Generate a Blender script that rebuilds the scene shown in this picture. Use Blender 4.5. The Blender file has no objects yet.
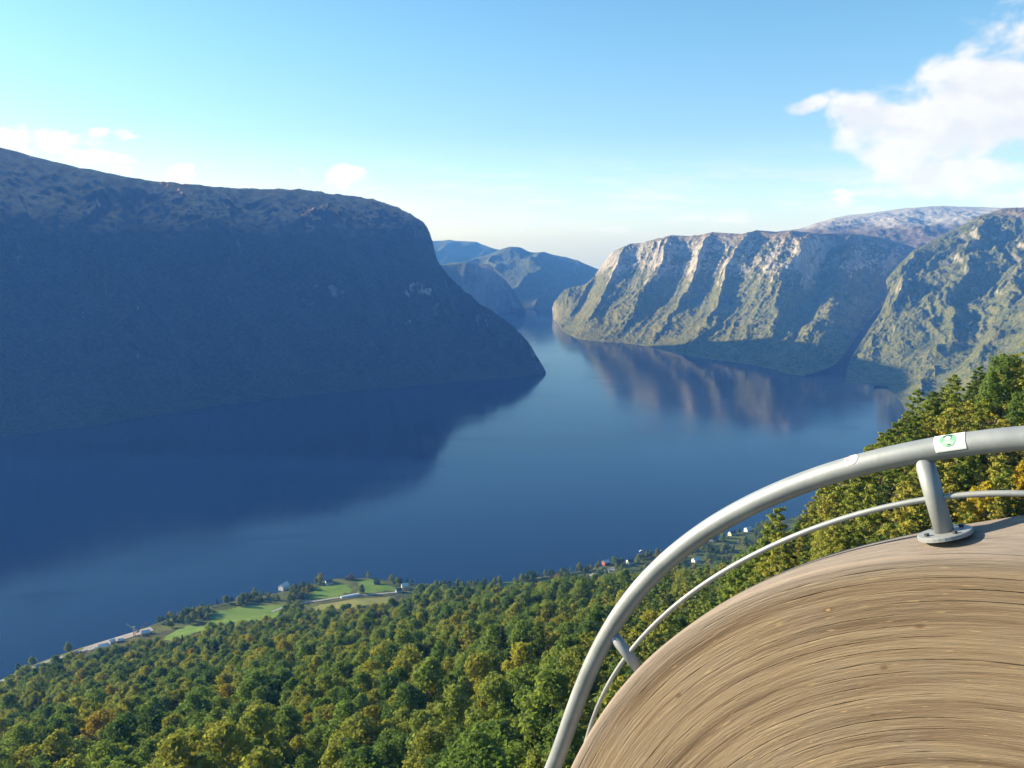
import bpy, math, random
import numpy as np
random.seed(7)
RNG = np.random.default_rng(11)
S = bpy.context.scene
COL = S.collection
CAMZ = 650.0
F = 829.0
PITCH = math.atan(144 / F)
CP, SP = math.cos(PITCH), math.sin(PITCH)
CAM = np.array([0.0, 0.0, CAMZ])

# ------------------------------------------------------------------ helpers
def ray(x, y):
    x = np.asarray(x, float); y = np.asarray(y, float)
    r = (x - 512) / F; u = -(y - 384) / F
    return np.stack([r, CP + u * SP, -SP + u * CP], -1)

def at(x, y, t):
    return CAM + ray(x, y) * np.asarray(t, float)[..., None]

def on_water(x, y, z=0.0):
    r = ray(x, y)
    return CAM + r * ((z - CAMZ) / r[..., 2])[..., None]

def project(P):
    P = np.asarray(P, float) - CAM
    fw = P[..., 1] * CP - P[..., 2] * SP
    up = P[..., 1] * SP + P[..., 2] * CP
    fw_ = np.where(fw < 0.1, 0.1, fw)
    return 512 + F * P[..., 0] / fw_, 384 - F * up / fw_, fw

_perm = np.random.default_rng(3).permutation(512)
_perm = np.concatenate([_perm, _perm, _perm])
_grad = np.stack([np.cos(np.arange(64) / 64 * 2 * np.pi), np.sin(np.arange(64) / 64 * 2 * np.pi)], -1)

def perlin(x, y):
    x, y = np.broadcast_arrays(np.asarray(x, float), np.asarray(y, float))
    xi = np.floor(x).astype(int); yi = np.floor(y).astype(int)
    xf = x - xi; yf = y - yi
    u = xf * xf * xf * (xf * (xf * 6 - 15) + 10); v = yf * yf * yf * (yf * (yf * 6 - 15) + 10)
    def g(ix, iy, dx, dy):
        h = _perm[(_perm[ix & 511] + (iy & 511)) % 1024] & 63
        G = _grad[h]
        return G[..., 0] * dx + G[..., 1] * dy
    a = g(xi, yi, xf, yf); b = g(xi + 1, yi, xf - 1, yf)
    c = g(xi, yi + 1, xf, yf - 1); d = g(xi + 1, yi + 1, xf - 1, yf - 1)
    return 1.5 * ((a + (b - a) * u) * (1 - v) + (c + (d - c) * u) * v)

def fbm(x, y, n=5, gain=0.5):
    s = 0; a = 1
    for i in range(n):
        s = s + a * perlin(x * 2 ** i + 17.3 * i, y * 2 ** i - 9.1 * i); a *= gain
    return s

def ridged(x, y, n=4):
    s = 0; a = 1
    for i in range(n):
        s = s + a * (1 - 2 * np.abs(perlin(x * 2 ** i + 31.7 * i, y * 2 ** i + 5.9 * i))); a *= 0.5
    return s

def smooth(a, b, x):
    t = np.clip((np.asarray(x, float) - a) / (b - a), 0, 1)
    return t * t * (3 - 2 * t)

def link(name, me, mat=None, parent=None):
    o = bpy.data.objects.new(name, me)
    COL.objects.link(o)
    if mat is not None and me is not None and len(me.materials) == 0:
        me.materials.append(mat)
    if parent is not None:
        o.parent = parent
    return o

def mesh_np(name, V, faces_flat, loops_per_face, smooth_shade=True):
    """V (n,3); faces_flat flat index array; equal polygons of loops_per_face"""
    me = bpy.data.meshes.new(name)
    V = np.asarray(V, np.float32); Fx = np.asarray(faces_flat, np.int32).ravel()
    nf = len(Fx) // loops_per_face
    me.vertices.add(len(V)); me.vertices.foreach_set('co', V.ravel())
    me.loops.add(len(Fx)); me.loops.foreach_set('vertex_index', Fx)
    me.polygons.add(nf)
    me.polygons.foreach_set('loop_start', np.arange(nf, dtype=np.int32) * loops_per_face)
    me.polygons.foreach_set('loop_total', np.full(nf, loops_per_face, np.int32))
    me.update(calc_edges=True)
    if smooth_shade:
        me.polygons.foreach_set('use_smooth', np.ones(nf, bool))
    me.validate()
    return me

def grid_mesh(name, P, smooth_shade=True):
    nu, nv = P.shape[:2]
    idx = np.arange(nu * nv).reshape(nu, nv)
    q = np.stack([idx[:-1, :-1], idx[1:, :-1], idx[1:, 1:], idx[:-1, 1:]], -1)
    return mesh_np(name, P.reshape(-1, 3), q.ravel(), 4, smooth_shade)

class MB:
    """collects polygons for one mesh"""
    def __init__(s): s.v = []; s.f = []
    def add(s, V, Fs):
        b = len(s.v); s.v += [tuple(map(float, p)) for p in V]; s.f += [tuple(b + i for i in f) for f in Fs]
    def box(s, c, size, M=None):
        hx, hy, hz = [k / 2 for k in size]
        V = [np.array(p) * (hx, hy, hz) for p in ((-1,-1,-1),(1,-1,-1),(1,1,-1),(-1,1,-1),(-1,-1,1),(1,-1,1),(1,1,1),(-1,1,1))]
        if M is not None: V = [M @ p for p in V]
        V = [p + np.array(c) for p in V]
        s.add(V, [(0,3,2,1),(4,5,6,7),(0,1,5,4),(1,2,6,5),(2,3,7,6),(3,0,4,7)])
    def tube(s, pts, rad, n=16, cap=True):
        pts = np.asarray(pts, float); m = len(pts)
        rad = np.broadcast_to(np.asarray(rad, float), (m,))
        T = np.gradient(pts, axis=0); T /= np.linalg.norm(T, axis=1)[:, None]
        ref = np.array([0, 0, 1.0]) if abs(T[0][2]) < .9 else np.array([1.0, 0, 0])
        V = []; 
        N = ref - T[0] * (ref @ T[0]); N /= np.linalg.norm(N)
        for i in range(m):
            N = N - T[i] * (N @ T[i]); N /= np.linalg.norm(N); B = np.cross(T[i], N)
            for k in range(n):
                a = 2 * math.pi * k / n
                V.append(pts[i] + rad[i] * (math.cos(a) * N + math.sin(a) * B))
        Fs = []
        for i in range(m - 1):
            for k in range(n):
                k2 = (k + 1) % n
                Fs.append((i * n + k, i * n + k2, (i + 1) * n + k2, (i + 1) * n + k))
        if cap:
            Fs.append(tuple(range(n - 1, -1, -1))); Fs.append(tuple((m - 1) * n + k for k in range(n)))
        s.add(V, Fs)
    def mesh(s, name, smooth_shade=False):
        me = bpy.data.meshes.new(name); me.from_pydata(s.v, [], s.f); me.update()
        if smooth_shade:
            me.polygons.foreach_set('use_smooth', np.ones(len(s.f), bool))
        return me
    def build(s, name, mat, parent=None, smooth_shade=False):
        return link(name, s.mesh(name, smooth_shade), mat, parent)

def tag(o, label=None, cat=None, group=None, kind=None):
    if label: o['label'] = label
    if cat: o['category'] = cat
    if group: o['group'] = group
    if kind: o['kind'] = kind
    return o

def empty(name, loc, rz=0.0):
    o = bpy.data.objects.new(name, None); COL.objects.link(o)
    o.location = loc; o.rotation_euler = (0, 0, rz); o.empty_display_size = .2
    return o

# ------------------------------------------------------------------ materials
class NT:
    def __init__(s, name):
        s.m = bpy.data.materials.new(name); s.m.use_nodes = True
        s.t = s.m.node_tree; s.t.nodes.clear()
        s.out = s.t.nodes.new('ShaderNodeOutputMaterial')
    def n(s, ty, **kw):
        nd = s.t.nodes.new(ty)
        for k, v in kw.items():
            if k.startswith('i_'):
                key = k[2:]
                key = int(key) if key.isdigit() else key.replace('_', ' ')
                s.set(nd.inputs[key], v)
            else: setattr(nd, k, v)
        return nd
    def set(s, inp, v):
        if isinstance(v, bpy.types.NodeSocket): s.t.links.new(v, inp)
        elif isinstance(v, bpy.types.Node): s.t.links.new(v.outputs[0], inp)
        else:
            if isinstance(v, tuple) and len(v) == 3 and inp.type == 'RGBA': v = v + (1,)
            inp.default_value = v
    def math(s, op, a, b=None, c=None, clamp=False):
        nd = s.n('ShaderNodeMath', operation=op, use_clamp=clamp)
        s.set(nd.inputs[0], a)
        if b is not None: s.set(nd.inputs[1], b)
        if c is not None: s.set(nd.inputs[2], c)
        return nd.outputs[0]
    def mix(s, fac, a, b, blend='MIX'):
        nd = s.n('ShaderNodeMix', data_type='RGBA', blend_type=blend)
        s.set(nd.inputs[0], fac); s.set(nd.inputs[6], a); s.set(nd.inputs[7], b)
        return nd.outputs[2]
    def ramp(s, fac, stops, interp='LINEAR'):
        nd = s.n('ShaderNodeValToRGB'); cr = nd.color_ramp; cr.interpolation = interp
        while len(cr.elements) > 1: cr.elements.remove(cr.elements[-1])
        cr.elements[0].position = stops[0][0]; cr.elements[0].color = tuple(stops[0][1]) + (1,)
        for p, c in stops[1:]:
            e = cr.elements.new(p); e.color = tuple(c) + (1,)
        s.set(nd.inputs[0], fac)
        return nd.outputs[0]
    def smoothstep(s, x, a, b):
        nd = s.n('ShaderNodeMapRange', interpolation_type='SMOOTHSTEP')
        s.set(nd.inputs[0], x); nd.inputs[1].default_value = a; nd.inputs[2].default_value = b
        return nd.outputs[0]
    def pos(s): return s.n('ShaderNodeNewGeometry').outputs['Position']
    def scale(s, v, sc):
        nd = s.n('ShaderNodeVectorMath', operation='MULTIPLY'); s.set(nd.inputs[0], v); nd.inputs[1].default_value = sc
        return nd.outputs[0]
    def noise(s, vec, scale, detail=6.0, rough=0.55, dist=0.0):
        nd = s.n('ShaderNodeTexNoise'); s.set(nd.inputs['Vector'], vec)
        nd.inputs['Scale'].default_value = scale; nd.inputs['Detail'].default_value = detail
        nd.inputs['Roughness'].default_value = rough; nd.inputs['Distortion'].default_value = dist
        return nd.outputs[0]
    def bsdf(s, col, rough=0.9, spec=0.2, metal=0.0, normal=None):
        b = s.n('ShaderNodeBsdfPrincipled')
        s.set(b.inputs['Base Color'], col); s.set(b.inputs['Roughness'], rough)
        b.inputs['Specular IOR Level'].default_value = spec; b.inputs['Metallic'].default_value = metal
        if normal is not None: s.set(b.inputs['Normal'], normal)
        return b
    def bump(s, h, dist, strength=1.0):
        nd = s.n('ShaderNodeBump'); s.set(nd.inputs['Height'], h)
        nd.inputs['Distance'].default_value = dist; nd.inputs['Strength'].default_value = strength
        return nd.outputs[0]
    def done(s, sh):
        s.t.links.new(sh.outputs[0] if isinstance(sh, bpy.types.Node) else sh, s.out.inputs[0]); return s.m

def mountain_mat(name, forest, forest2, rock, rock2, top, rock_lo, rock_hi, top_z0, top_z1, rockbias=0.0, cliff=None, bare=None):
    """rock where steep, woods where gentle, heath on the plateau"""
    k = NT(name); P = k.pos()
    nz = k.n('ShaderNodeSeparateXYZ', i_0=k.n('ShaderNodeNewGeometry').outputs['Normal']).outputs[2]
    z = k.n('ShaderNodeSeparateXYZ', i_0=P).outputs[2]
    n1 = k.noise(P, 1 / 160, 8, .6)
    n2 = k.noise(k.scale(P, (1, 1, .35)), 1 / 45, 6, .65)
    n3 = k.noise(P, 1 / 14, 3, .7)
    f = k.math('SUBTRACT', k.math('ADD', nz, k.math('MULTIPLY', k.math('SUBTRACT', n2, .5), .9)), k.math('MULTIPLY', k.math('SUBTRACT', n1, .5), 1.1))
    f = k.math('ADD', f, -rockbias)
    if bare: f = k.math('SUBTRACT', f, k.math('MULTIPLY', k.smoothstep(k.noise(k.scale(P, (1, 1, .7)), 1 / 330, 3, .5), bare[0], bare[1]), k.math('MULTIPLY', k.smoothstep(n2, .38, .60), .62)))
    f = k.math('SUBTRACT', f, k.math('MULTIPLY', k.smoothstep(z, cliff[0], cliff[1]), cliff[2])) if cliff else f
    f = k.smoothstep(f, rock_lo, rock_hi)
    n4 = k.noise(k.scale(P, (1, 1, .45)), 1 / 75, 7, .65, .6)
    wood = k.mix(k.smoothstep(k.math('ADD', k.math('MULTIPLY', n3, .6), k.math('MULTIPLY', n4, .4)), .40, .60), forest, forest2)
    rk = k.mix(k.smoothstep(n2, .38, .64), rock, rock2)
    c = k.mix(f, rk, wood)
    zz = k.math('ADD', z, k.math('MULTIPLY', k.math('SUBTRACT', n1, .5), 260))
    tf = k.math('MULTIPLY', k.smoothstep(zz, top_z0, top_z1), k.smoothstep(nz, .5, .85))
    tc = k.mix(k.smoothstep(n2, .4, .62), top, tuple(min(1, t * 1.6) for t in top))
    c = k.mix(tf, c, tc)
    nrm = k.bump(k.math('ADD', n3, k.math('MULTIPLY', n2, 1.5)), 11.0, 1.0)
    return k.done(k.bsdf(c, .95, .1, normal=nrm))

M = {}
M['shade_mountain'] = mountain_mat('shade_mountain', (.012,.021,.013), (.032,.038,.026), (.08,.08,.085), (.26,.26,.26), (.28,.165,.07), .10, .32, 660, 820, bare=(.59, .72))  # woods darkened to deepen the shade, crest heath brightened to read as sunlit
M['sun_mountain'] = mountain_mat('sun_mountain', (.070,.092,.026), (.20,.18,.065), (.26,.235,.19), (.45,.405,.335), (.18,.14,.08), .10, .36, 590, 690, cliff=(240, 520, .50))  # woods brightened and warmed in colour to strengthen the sunlit slopes
M['sun_mountain_right'] = mountain_mat('sun_mountain_right', (.068,.090,.026), (.17,.16,.055), (.22,.20,.16), (.50,.44,.36), (.17,.135,.08), .08, .36, 740, 840, cliff=(200, 600, .30))
M['far_mountain'] = mountain_mat('far_mountain', (.05,.07,.04), (.09,.10,.05), (.14,.15,.13), (.22,.22,.20), (.16,.15,.11), -.05, .30, 700, 900)

def plateau_mat():
    k = NT('bare_plateau'); P = k.pos()
    z = k.n('ShaderNodeSeparateXYZ', i_0=P).outputs[2]
    n = k.noise(P, 1 / 120, 9, .7); n2 = k.noise(P, 1 / 28, 5, .7)
    zz = k.math('ADD', z, k.math('MULTIPLY', k.math('SUBTRACT', n, .5), 260))
    c = k.mix(k.smoothstep(zz, 715, 830), (.145,.115,.08), (.36,.345,.325))
    c = k.mix(k.math('MULTIPLY', k.smoothstep(n2, .5, .68), .4), c, (.56,.55,.54))
    return k.done(k.bsdf(c, .95, .1, normal=k.bump(n2, 10, .8)))
M['plateau'] = plateau_mat()

def water_mat():
    k = NT('fjord_water'); P = k.pos()
    n = k.noise(k.scale(P, (1, .35, 1)), 1 / 420, 4, .55)
    n2 = k.noise(k.scale(P, (1, .6, 1)), 1 / 6, 4, .6)
    n5 = k.noise(k.scale(P, (.55, 1.5, 1)), 1 / 260, 5, .6, .8)
    r = k.math('ADD', .085, k.math('ADD', k.math('MULTIPLY', k.smoothstep(n, .35, .7), .07), k.math('MULTIPLY', k.smoothstep(n5, .50, .68), .06)))
    b = k.bsdf((.0015,.012,.052), r, .5, normal=k.bump(n2, .35, .12))
    b.inputs['IOR'].default_value = 1.333
    return k.done(b)
M['water'] = water_mat()

def ground_mat(name, a, b, sc, rough=.95):
    k = NT(name); P = k.pos()
    n = k.noise(P, sc, 6, .65)
    return k.done(k.bsdf(k.mix(k.smoothstep(n, .35, .65), a, b), rough, .1, normal=k.bump(n, .6 / sc * .05, .6)))
def hill_mat():
    k = NT('hillside_ground'); P = k.pos(); n = k.noise(P, 1 / 9, 6, .65); n2 = k.noise(P, 1 / 30, 4, .6)
    a = k.n('ShaderNodeAttribute', attribute_name='shelf').outputs['Fac']
    fl = k.mix(k.smoothstep(n, .35, .65), (.030,.038,.014), (.065,.062,.022))
    gr = k.mix(k.smoothstep(n2, .38, .62), (.055,.075,.020), (.12,.135,.035))
    gr = k.mix(k.smoothstep(n, .60, .72), gr, (.16,.13,.085))
    return k.done(k.bsdf(k.mix(a, fl, gr), .95, .1, normal=k.bump(n, .5, .6)))
M['forest_floor'] = hill_mat()
M['meadow'] = ground_mat('meadow', (.095,.18,.022), (.15,.22,.034), 1 / 25)
M['meadow_dry'] = ground_mat('meadow_dry', (.13,.155,.035), (.18,.18,.05), 1 / 18)
M['asphalt_road'] = ground_mat('asphalt_road', (.26,.26,.25), (.33,.33,.32), 1 / 3)
M['gravel'] = ground_mat('gravel', (.30,.27,.24), (.42,.37,.33), 1 / 5)
def plain(name, col, rough=.7, spec=.3, metal=0, sc=.8, var=.12):
    k = NT(name); P = k.pos(); n = k.noise(P, sc, 5, .6)
    c = k.mix(n, tuple(x * (1 - var) for x in col), tuple(min(1, x * (1 + var)) for x in col))
    return k.done(k.bsdf(c, rough, spec, metal))
M['white_wall'] = plain('white_wall', (.78,.77,.74))
M['cream_wall'] = plain('cream_wall', (.66,.58,.42))
M['brown_wall'] = plain('brown_wall', (.20,.13,.09))
M['red_wall'] = plain('red_wall', (.34,.10,.07))
M['dark_roof'] = plain('dark_roof', (.10,.10,.11))
M['red_roof'] = plain('red_roof', (.30,.14,.10))
M['light_roof'] = plain('light_roof', (.62,.62,.62))
M['window_glass'] = plain('window_glass', (.04,.05,.06), .15, .5)
M['rusty_steel'] = plain('rusty_steel', (.42,.30,.26))
M['pale_steel'] = plain('pale_steel', (.62,.58,.54))
M['hull'] = plain('hull', (.75,.75,.75), .4)

def leaf_mat(name, stops, trans=.5):
    k = NT(name)
    r = k.n('ShaderNodeObjectInfo').outputs['Random']
    c = k.ramp(r, stops)
    n = k.noise(k.pos(), .45, 2, .6)
    c = k.mix(1.0, c, k.mix(k.smoothstep(n, .3, .7), (1.0,1.0,1.0), (1.45,1.43,1.35)), 'MULTIPLY')
    d = k.n('ShaderNodeBsdfDiffuse'); k.set(d.inputs[0], c)
    t = k.n('ShaderNodeBsdfTranslucent'); k.set(t.inputs[0], k.mix(1.0, c, (1.15,1.2,.7), 'MULTIPLY'))
    m = k.n('ShaderNodeMixShader'); m.inputs[0].default_value = trans
    k.t.links.new(d.outputs[0], m.inputs[1]); k.t.links.new(t.outputs[0], m.inputs[2])
    return k.done(m)
M['broad_leaf'] = leaf_mat('broad_leaf', [(0,(.072,.120,.036)), (.35,(.122,.178,.046)), (.6,(.172,.218,.054)), (.8,(.215,.228,.054)), (.97,(.25,.235,.04)), (1,(.25,.19,.036))])
M['pine_needle'] = leaf_mat('pine_needle', [(0,(.085,.125,.028)), (.4,(.155,.195,.036)), (.75,(.23,.24,.044)), (1,(.26,.235,.046))], .3)
M['dark_needle'] = leaf_mat('dark_needle', [(0,(.026,.044,.020)), (1,(.05,.068,.026))], .2)
M['gold_leaf'] = leaf_mat('gold_leaf', [(0,(.36,.29,.035)), (.6,(.42,.31,.035)), (1,(.42,.25,.04))])
M['bark'] = plain('bark', (.12,.09,.07), .9, .1, 0, 3, .4)
M['pine_bark'] = plain('pine_bark', (.19,.11,.065), .9, .1, 0, 3, .4)
M['birch_bark'] = plain('birch_bark', (.42,.40,.36), .9, .1, 0, 3, .4)

def steel_mat():
    k = NT('galvanised_steel'); tc = k.n('ShaderNodeTexCoord').outputs['Object']
    n = k.noise(tc, 9, 6, .6); n2 = k.noise(tc, 70, 4, .6); n3 = k.noise(tc, 2.2, 4, .6)
    c = k.mix(k.smoothstep(n, .3, .7), (.25,.275,.28), (.32,.34,.34))
    c = k.mix(k.math('MULTIPLY', k.smoothstep(n2, .55, .75), .35), c, (.24,.26,.26))
    c = k.mix(k.math('MULTIPLY', k.smoothstep(n3, .55, .75), .25), c, (.30,.29,.26))
    r = k.math('ADD', .42, k.math('MULTIPLY', n, .2))
    return k.done(k.bsdf(c, r, .5, .25, normal=k.bump(n2, .0012, .35)))
M['steel'] = steel_mat()
M['bolt_steel'] = plain('bolt_steel', (.09,.09,.10), .5, .5, .5, 20)
M['sticker_white'] = plain('sticker_white', (.80,.80,.78), .5, .4, 0, 40, .05)
M['sticker_green'] = plain('sticker_green', (.17,.50,.25), .5, .4, 0, 60, .25)
M['sticker_mint'] = plain('sticker_mint', (.36,.62,.42), .5, .4, 0, 60, .2)
M['sticker_dark'] = plain('sticker_dark', (.05,.11,.09), .5, .4, 0, 60)
M['sticker_red'] = plain('sticker_red', (.62,.22,.24), .5, .4, 0, 60)

def wood_mat(name, top=False):
    """laminated timber: u runs along the boards (m), v across the laminations (m)"""
    k = NT(name); uv = k.n('ShaderNodeUVMap', uv_map='UVMap').outputs[0]
    sep = k.n('ShaderNodeSeparateXYZ', i_0=uv); 
    lam = k.noise(k.scale(uv, (.5, 21, 1)), 1, 4, .6)           # boards
    fine = k.noise(k.scale(uv, (7, 130, 1)), 1, 6, .75)           # grain
    mid = k.noise(k.scale(uv, (2.6, 62, 1)), 1, 5, .7, .5)
    blot = k.noise(k.scale(uv, (3, 5, 1)), 1, 5, .6)
    base = k.ramp(lam, [(.32,(.145,.096,.056)), (.44,(.250,.176,.106)), (.56,(.352,.262,.160)), (.70,(.225,.148,.084))])
    c = k.mix(k.math('MULTIPLY', k.smoothstep(mid, .54, .68), .32), base, (.17,.12,.085))
    c = k.mix(k.math('MULTIPLY', k.smoothstep(mid, .44, .30), .55), c, (.39,.285,.165))
    c = k.mix(k.math('MULTIPLY', k.smoothstep(fine, .52, .72), .26), c, (.14,.10,.075))
    c = k.mix(k.math('MULTIPLY', k.smoothstep(fine, .46, .30), .36), c, (.43,.33,.22))
    c = k.mix(k.math('MULTIPLY', k.smoothstep(blot, .48, .72), .4), c, (.27,.215,.165))
    # glue lines every 33 mm, partly open
    w = k.math('ADD', sep.outputs[1], k.math('MULTIPLY', k.math('SUBTRACT', mid, .5), .006))
    gl = k.math('PINGPONG', w, .0165)
    line = k.math('MULTIPLY', k.smoothstep(gl, .0022, .0002), k.smoothstep(k.noise(k.scale(uv, (1.4, 30, 1)), 1, 3, .6), .46, .62))
    c = k.mix(k.math('MULTIPLY', line, .32), c, (.10,.068,.045))
    # knots and small chips
    vor = k.n('ShaderNodeTexVoronoi', feature='F1'); k.set(vor.inputs['Vector'], k.scale(uv, (7, 17, 1))); vor.inputs['Scale'].default_value = 1
    vs = k.n('ShaderNodeSeparateColor', i_0=vor.outputs['Color'])
    kn = k.math('MULTIPLY', k.smoothstep(vor.outputs['Distance'], .17, .06), k.math('GREATER_THAN', vs.outputs[0], .72))
    c = k.mix(k.math('MULTIPLY', kn, .7), c, (.15,.085,.045))
    ch = k.math('MULTIPLY', k.smoothstep(vor.outputs['Distance'], .09, .05), k.math('LESS_THAN', vs.outputs[1], .20))
    c = k.mix(k.math('MULTIPLY', ch, .8), c, (.66,.46,.22))
    dash = k.noise(k.scale(uv, (11, 120, 1)), 1, 2, .5)
    c = k.mix(k.math('MULTIPLY', k.smoothstep(dash, .66, .74), .7), c, (.60,.42,.20))
    # grey weathered rim
    rim = k.smoothstep(k.math('ADD', sep.outputs[1], k.math('MULTIPLY', k.math('SUBTRACT', blot, .5), .05)), .075, .0)
    grey = k.mix(fine, (.20,.16,.13), (.36,.31,.27))
    c = k.mix(k.math('MULTIPLY', rim, .75), c, grey)
    if top:
        g2 = k.mix(k.smoothstep(fine, .3, .7), (.18,.15,.125), (.33,.285,.24))
        c = k.mix(.85, c, g2)
    h = k.math('SUBTRACT', k.math('ADD', k.math('MULTIPLY', fine, .6), k.math('MULTIPLY', lam, .6)), k.math('MULTIPLY', line, 1.2))
    return k.done(k.bsdf(c, .78, .25, normal=k.bump(h, .007, .9)))
M['timber'] = wood_mat('laminated_timber'); M['timber_top'] = wood_mat('weathered_timber_top', True)

# ------------------------------------------------------------------ mountains
def interp_keys(K, n):
    """K: (m,3) keys -> n points along it, smoothed"""
    K = np.asarray(K, float)
    m = len(K); s = np.linspace(0, m - 1, n)
    i = np.clip(s.astype(int), 0, m - 2); f = (s - i)[:, None]
    p0 = K[np.clip(i - 1, 0, m - 1)]; p1 = K[i]; p2 = K[i + 1]; p3 = K[np.clip(i + 2, 0, m - 1)]
    lin = p1 + (p2 - p1) * f
    cr = 0.5 * (2 * p1 + (p2 - p0) * f + (2 * p0 - 5 * p1 + 4 * p2 - p3) * f ** 2 + (3 * p1 - p0 - 3 * p2 + p3) * f ** 3)
    return .35 * lin + .65 * cr

def prof_fn(pts):
    xs = np.array([p[0] for p in pts]); ys = np.array([p[1] for p in pts])
    xx = np.linspace(0, 1, 401); yy = np.interp(xx, xs, ys)
    ker = np.hanning(25); ker /= ker.sum()
    ypad = np.concatenate([2 * yy[0] - yy[12:0:-1], yy, 2 * yy[-1] - yy[-2:-14:-1]])
    yy = np.convolve(ypad, ker, 'valid')
    yy = (yy - yy[0]) / (yy[-1] - yy[0])
    return lambda v: np.interp(v, xx, yy)

def loft(name, bottom, top, nu, nv, prof, disp, back, mat):
    """bottom/top: key points (m,3).  disp(Lu, v, u, P) -> dz.  back: (n, step vector xy, dz per step)"""
    B = interp_keys(bottom, nu); T = interp_keys(top, nu)
    Lm = np.concatenate([[0], np.cumsum(np.linalg.norm(np.diff((B + T)[:, :2] / 2, axis=0), axis=1))])
    v = np.linspace(0, 1, nv)[None, :]; u = np.linspace(0, 1, nu)[:, None]
    xy = B[:, None, :2] * (1 - v[..., None]) + T[:, None, :2] * v[..., None]
    z = B[:, None, 2] + (T[:, None, 2] - B[:, None, 2]) * prof(v)
    P = np.concatenate([xy, z[..., None]], -1)
    Lu = Lm[:, None] + 0 * v
    dx, dy, dz = disp(Lu, v + 0 * u, u + 0 * v, P)
    P[..., 0] += dx; P[..., 1] += dy; z = np.maximum(z, 0); dz = dz * z / (z + 1.2 * np.maximum(-dz, 0) + .01); P[..., 2] = z + dz
    # skirt under the water line
    sk = P[:, :1].copy(); sk[..., 2] -= 3.5
    rows = [sk, P]
    last = P[:, -1:].copy()
    for (sx, sy, dzz) in back:
        nx = last.copy()
        ux, uy = sx, sy
        nx[..., 0] += ux; nx[..., 1] += uy
        nx[..., 2] = np.maximum(-3.0, nx[..., 2] * (1 - 0) + dzz)
        rows.append(nx); last = nx
    G = np.concatenate(rows, 1)
    me = grid_mesh(name, G)
    o = link(name, me, mat)
    return o

def keys_px(L):
    A = np.array(L, float)
    return at(A[:, 0], A[:, 1], A[:, 2])
def keys_w(L):
    A = np.array(L, float)
    return on_water(A[:, 0], A[:, 1])

# --- the big shaded mountain on the left side
topA = [(-420,85,4300),(-260,100,4200),(-120,125,4050),(0,149,4000),(60,164,4050),(105,173,4100),(150,181,4150),(190,184,4150),(230,188,4300),(300,190,4450),
        (340,195,4600),(370,199,4650),(400,209,4700),(421,221,4730),(429,232,4730),(436,259,4700),(455,283,4580),(480,303,4450),(500,317,4360),(518,331,4270),(530,345,4200),(538,358,4150),(546,372,4095)]
xbA = [-420,-260,-120,0,60,105,160,205,250,320,365,400,435,460,475,485,495,505,515,525,533,539,546]
def yA(x): return np.interp(x, [-420,-260,-120,0,100,200,300,400,490,520,546], [480,466,451,437,425,408,396,387,379.5,377,373.5])
botA = [(x, yA(x)) for x in xbA]
profA = prof_fn([(0,0),(.08,.08),(.3,.35),(.5,.62),(.66,.84),(.76,.895),(1,1)])
def dispA(L, v, u, P):
    edge = smooth(0, .06, v) * smooth(1.0, .80, v)
    edge2 = smooth(0, .05, v) * (1 - .75 * smooth(.85, 1, v))
    fade = smooth(1.0, .86, u)
    ph = L / 520 + .55 * fbm(L / 900, v * 1.1, 3) + .35 * v
    g = np.abs(np.sin(np.pi * ph)) ** .8
    d = -110 * edge * fade * g - 30 * edge * fade * np.abs(np.sin(np.pi * 3.3 * ph))
    d += 40 * edge * fade * fbm(P[..., 0] / 420, P[..., 1] / 420, 5)
    d += edge2 * (.35 + .65 * fade) * (24 * ridged(P[..., 0] / 110, P[..., 1] / 110, 5) - 14)
    d += 5 * (.3 + edge2) * fbm(P[..., 0] / 22, P[..., 1] / 22, 3) * smooth(0, .02, v)
    # hanging bowl under the notch at the crest
    d += -120 * np.exp(-((L - 2150 + 700 * (1 - v)) / 150) ** 2) * edge
    return 0 * d, 0 * d, d
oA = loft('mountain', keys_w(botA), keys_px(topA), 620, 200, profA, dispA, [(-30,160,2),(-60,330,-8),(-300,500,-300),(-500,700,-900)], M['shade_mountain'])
tag(oA, 'huge blue shaded mountain wall dropping into the fjord, left of the water', kind='structure')

# --- sunlit fluted mountain right of the fjord
topB = [(552,309,7050),(556,301,6980),(565,290,6900),(585,282,6800),(597,271,6700),(612,250,6550),(626,244,6450),(640,242,6350),(655,237,6250),(680,234,6150),(705,232,6050),
        (730,231,5950),(755,229.5,5850),(775,231,5750),(792,229.5,5680),(806,233,5680),(830,232,5900),(853,233,6100),(885,239,6300),(916,249,6400),(960,252,6500)]
wB = keys_w([(553,318.5),(555,320),(558,323),(561,329),(566,333),(578,338.5),(591,340.5),(607,342),(624,343),(640,345),(656,348),(676,353),(696,357),(722,361),(750,364.5),(785,372)])
extraB = np.array([[1330,4090,0],[1420,3980,4],[1640,4150,40],[1960,4650,150],[2400,5300,330]])
botB = np.concatenate([wB, extraB])
profB = prof_fn([(0,0),(.1,.085),(.3,.27),(.5,.46),(.62,.60),(.78,.86),(.90,.97),(1,1)])
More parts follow.
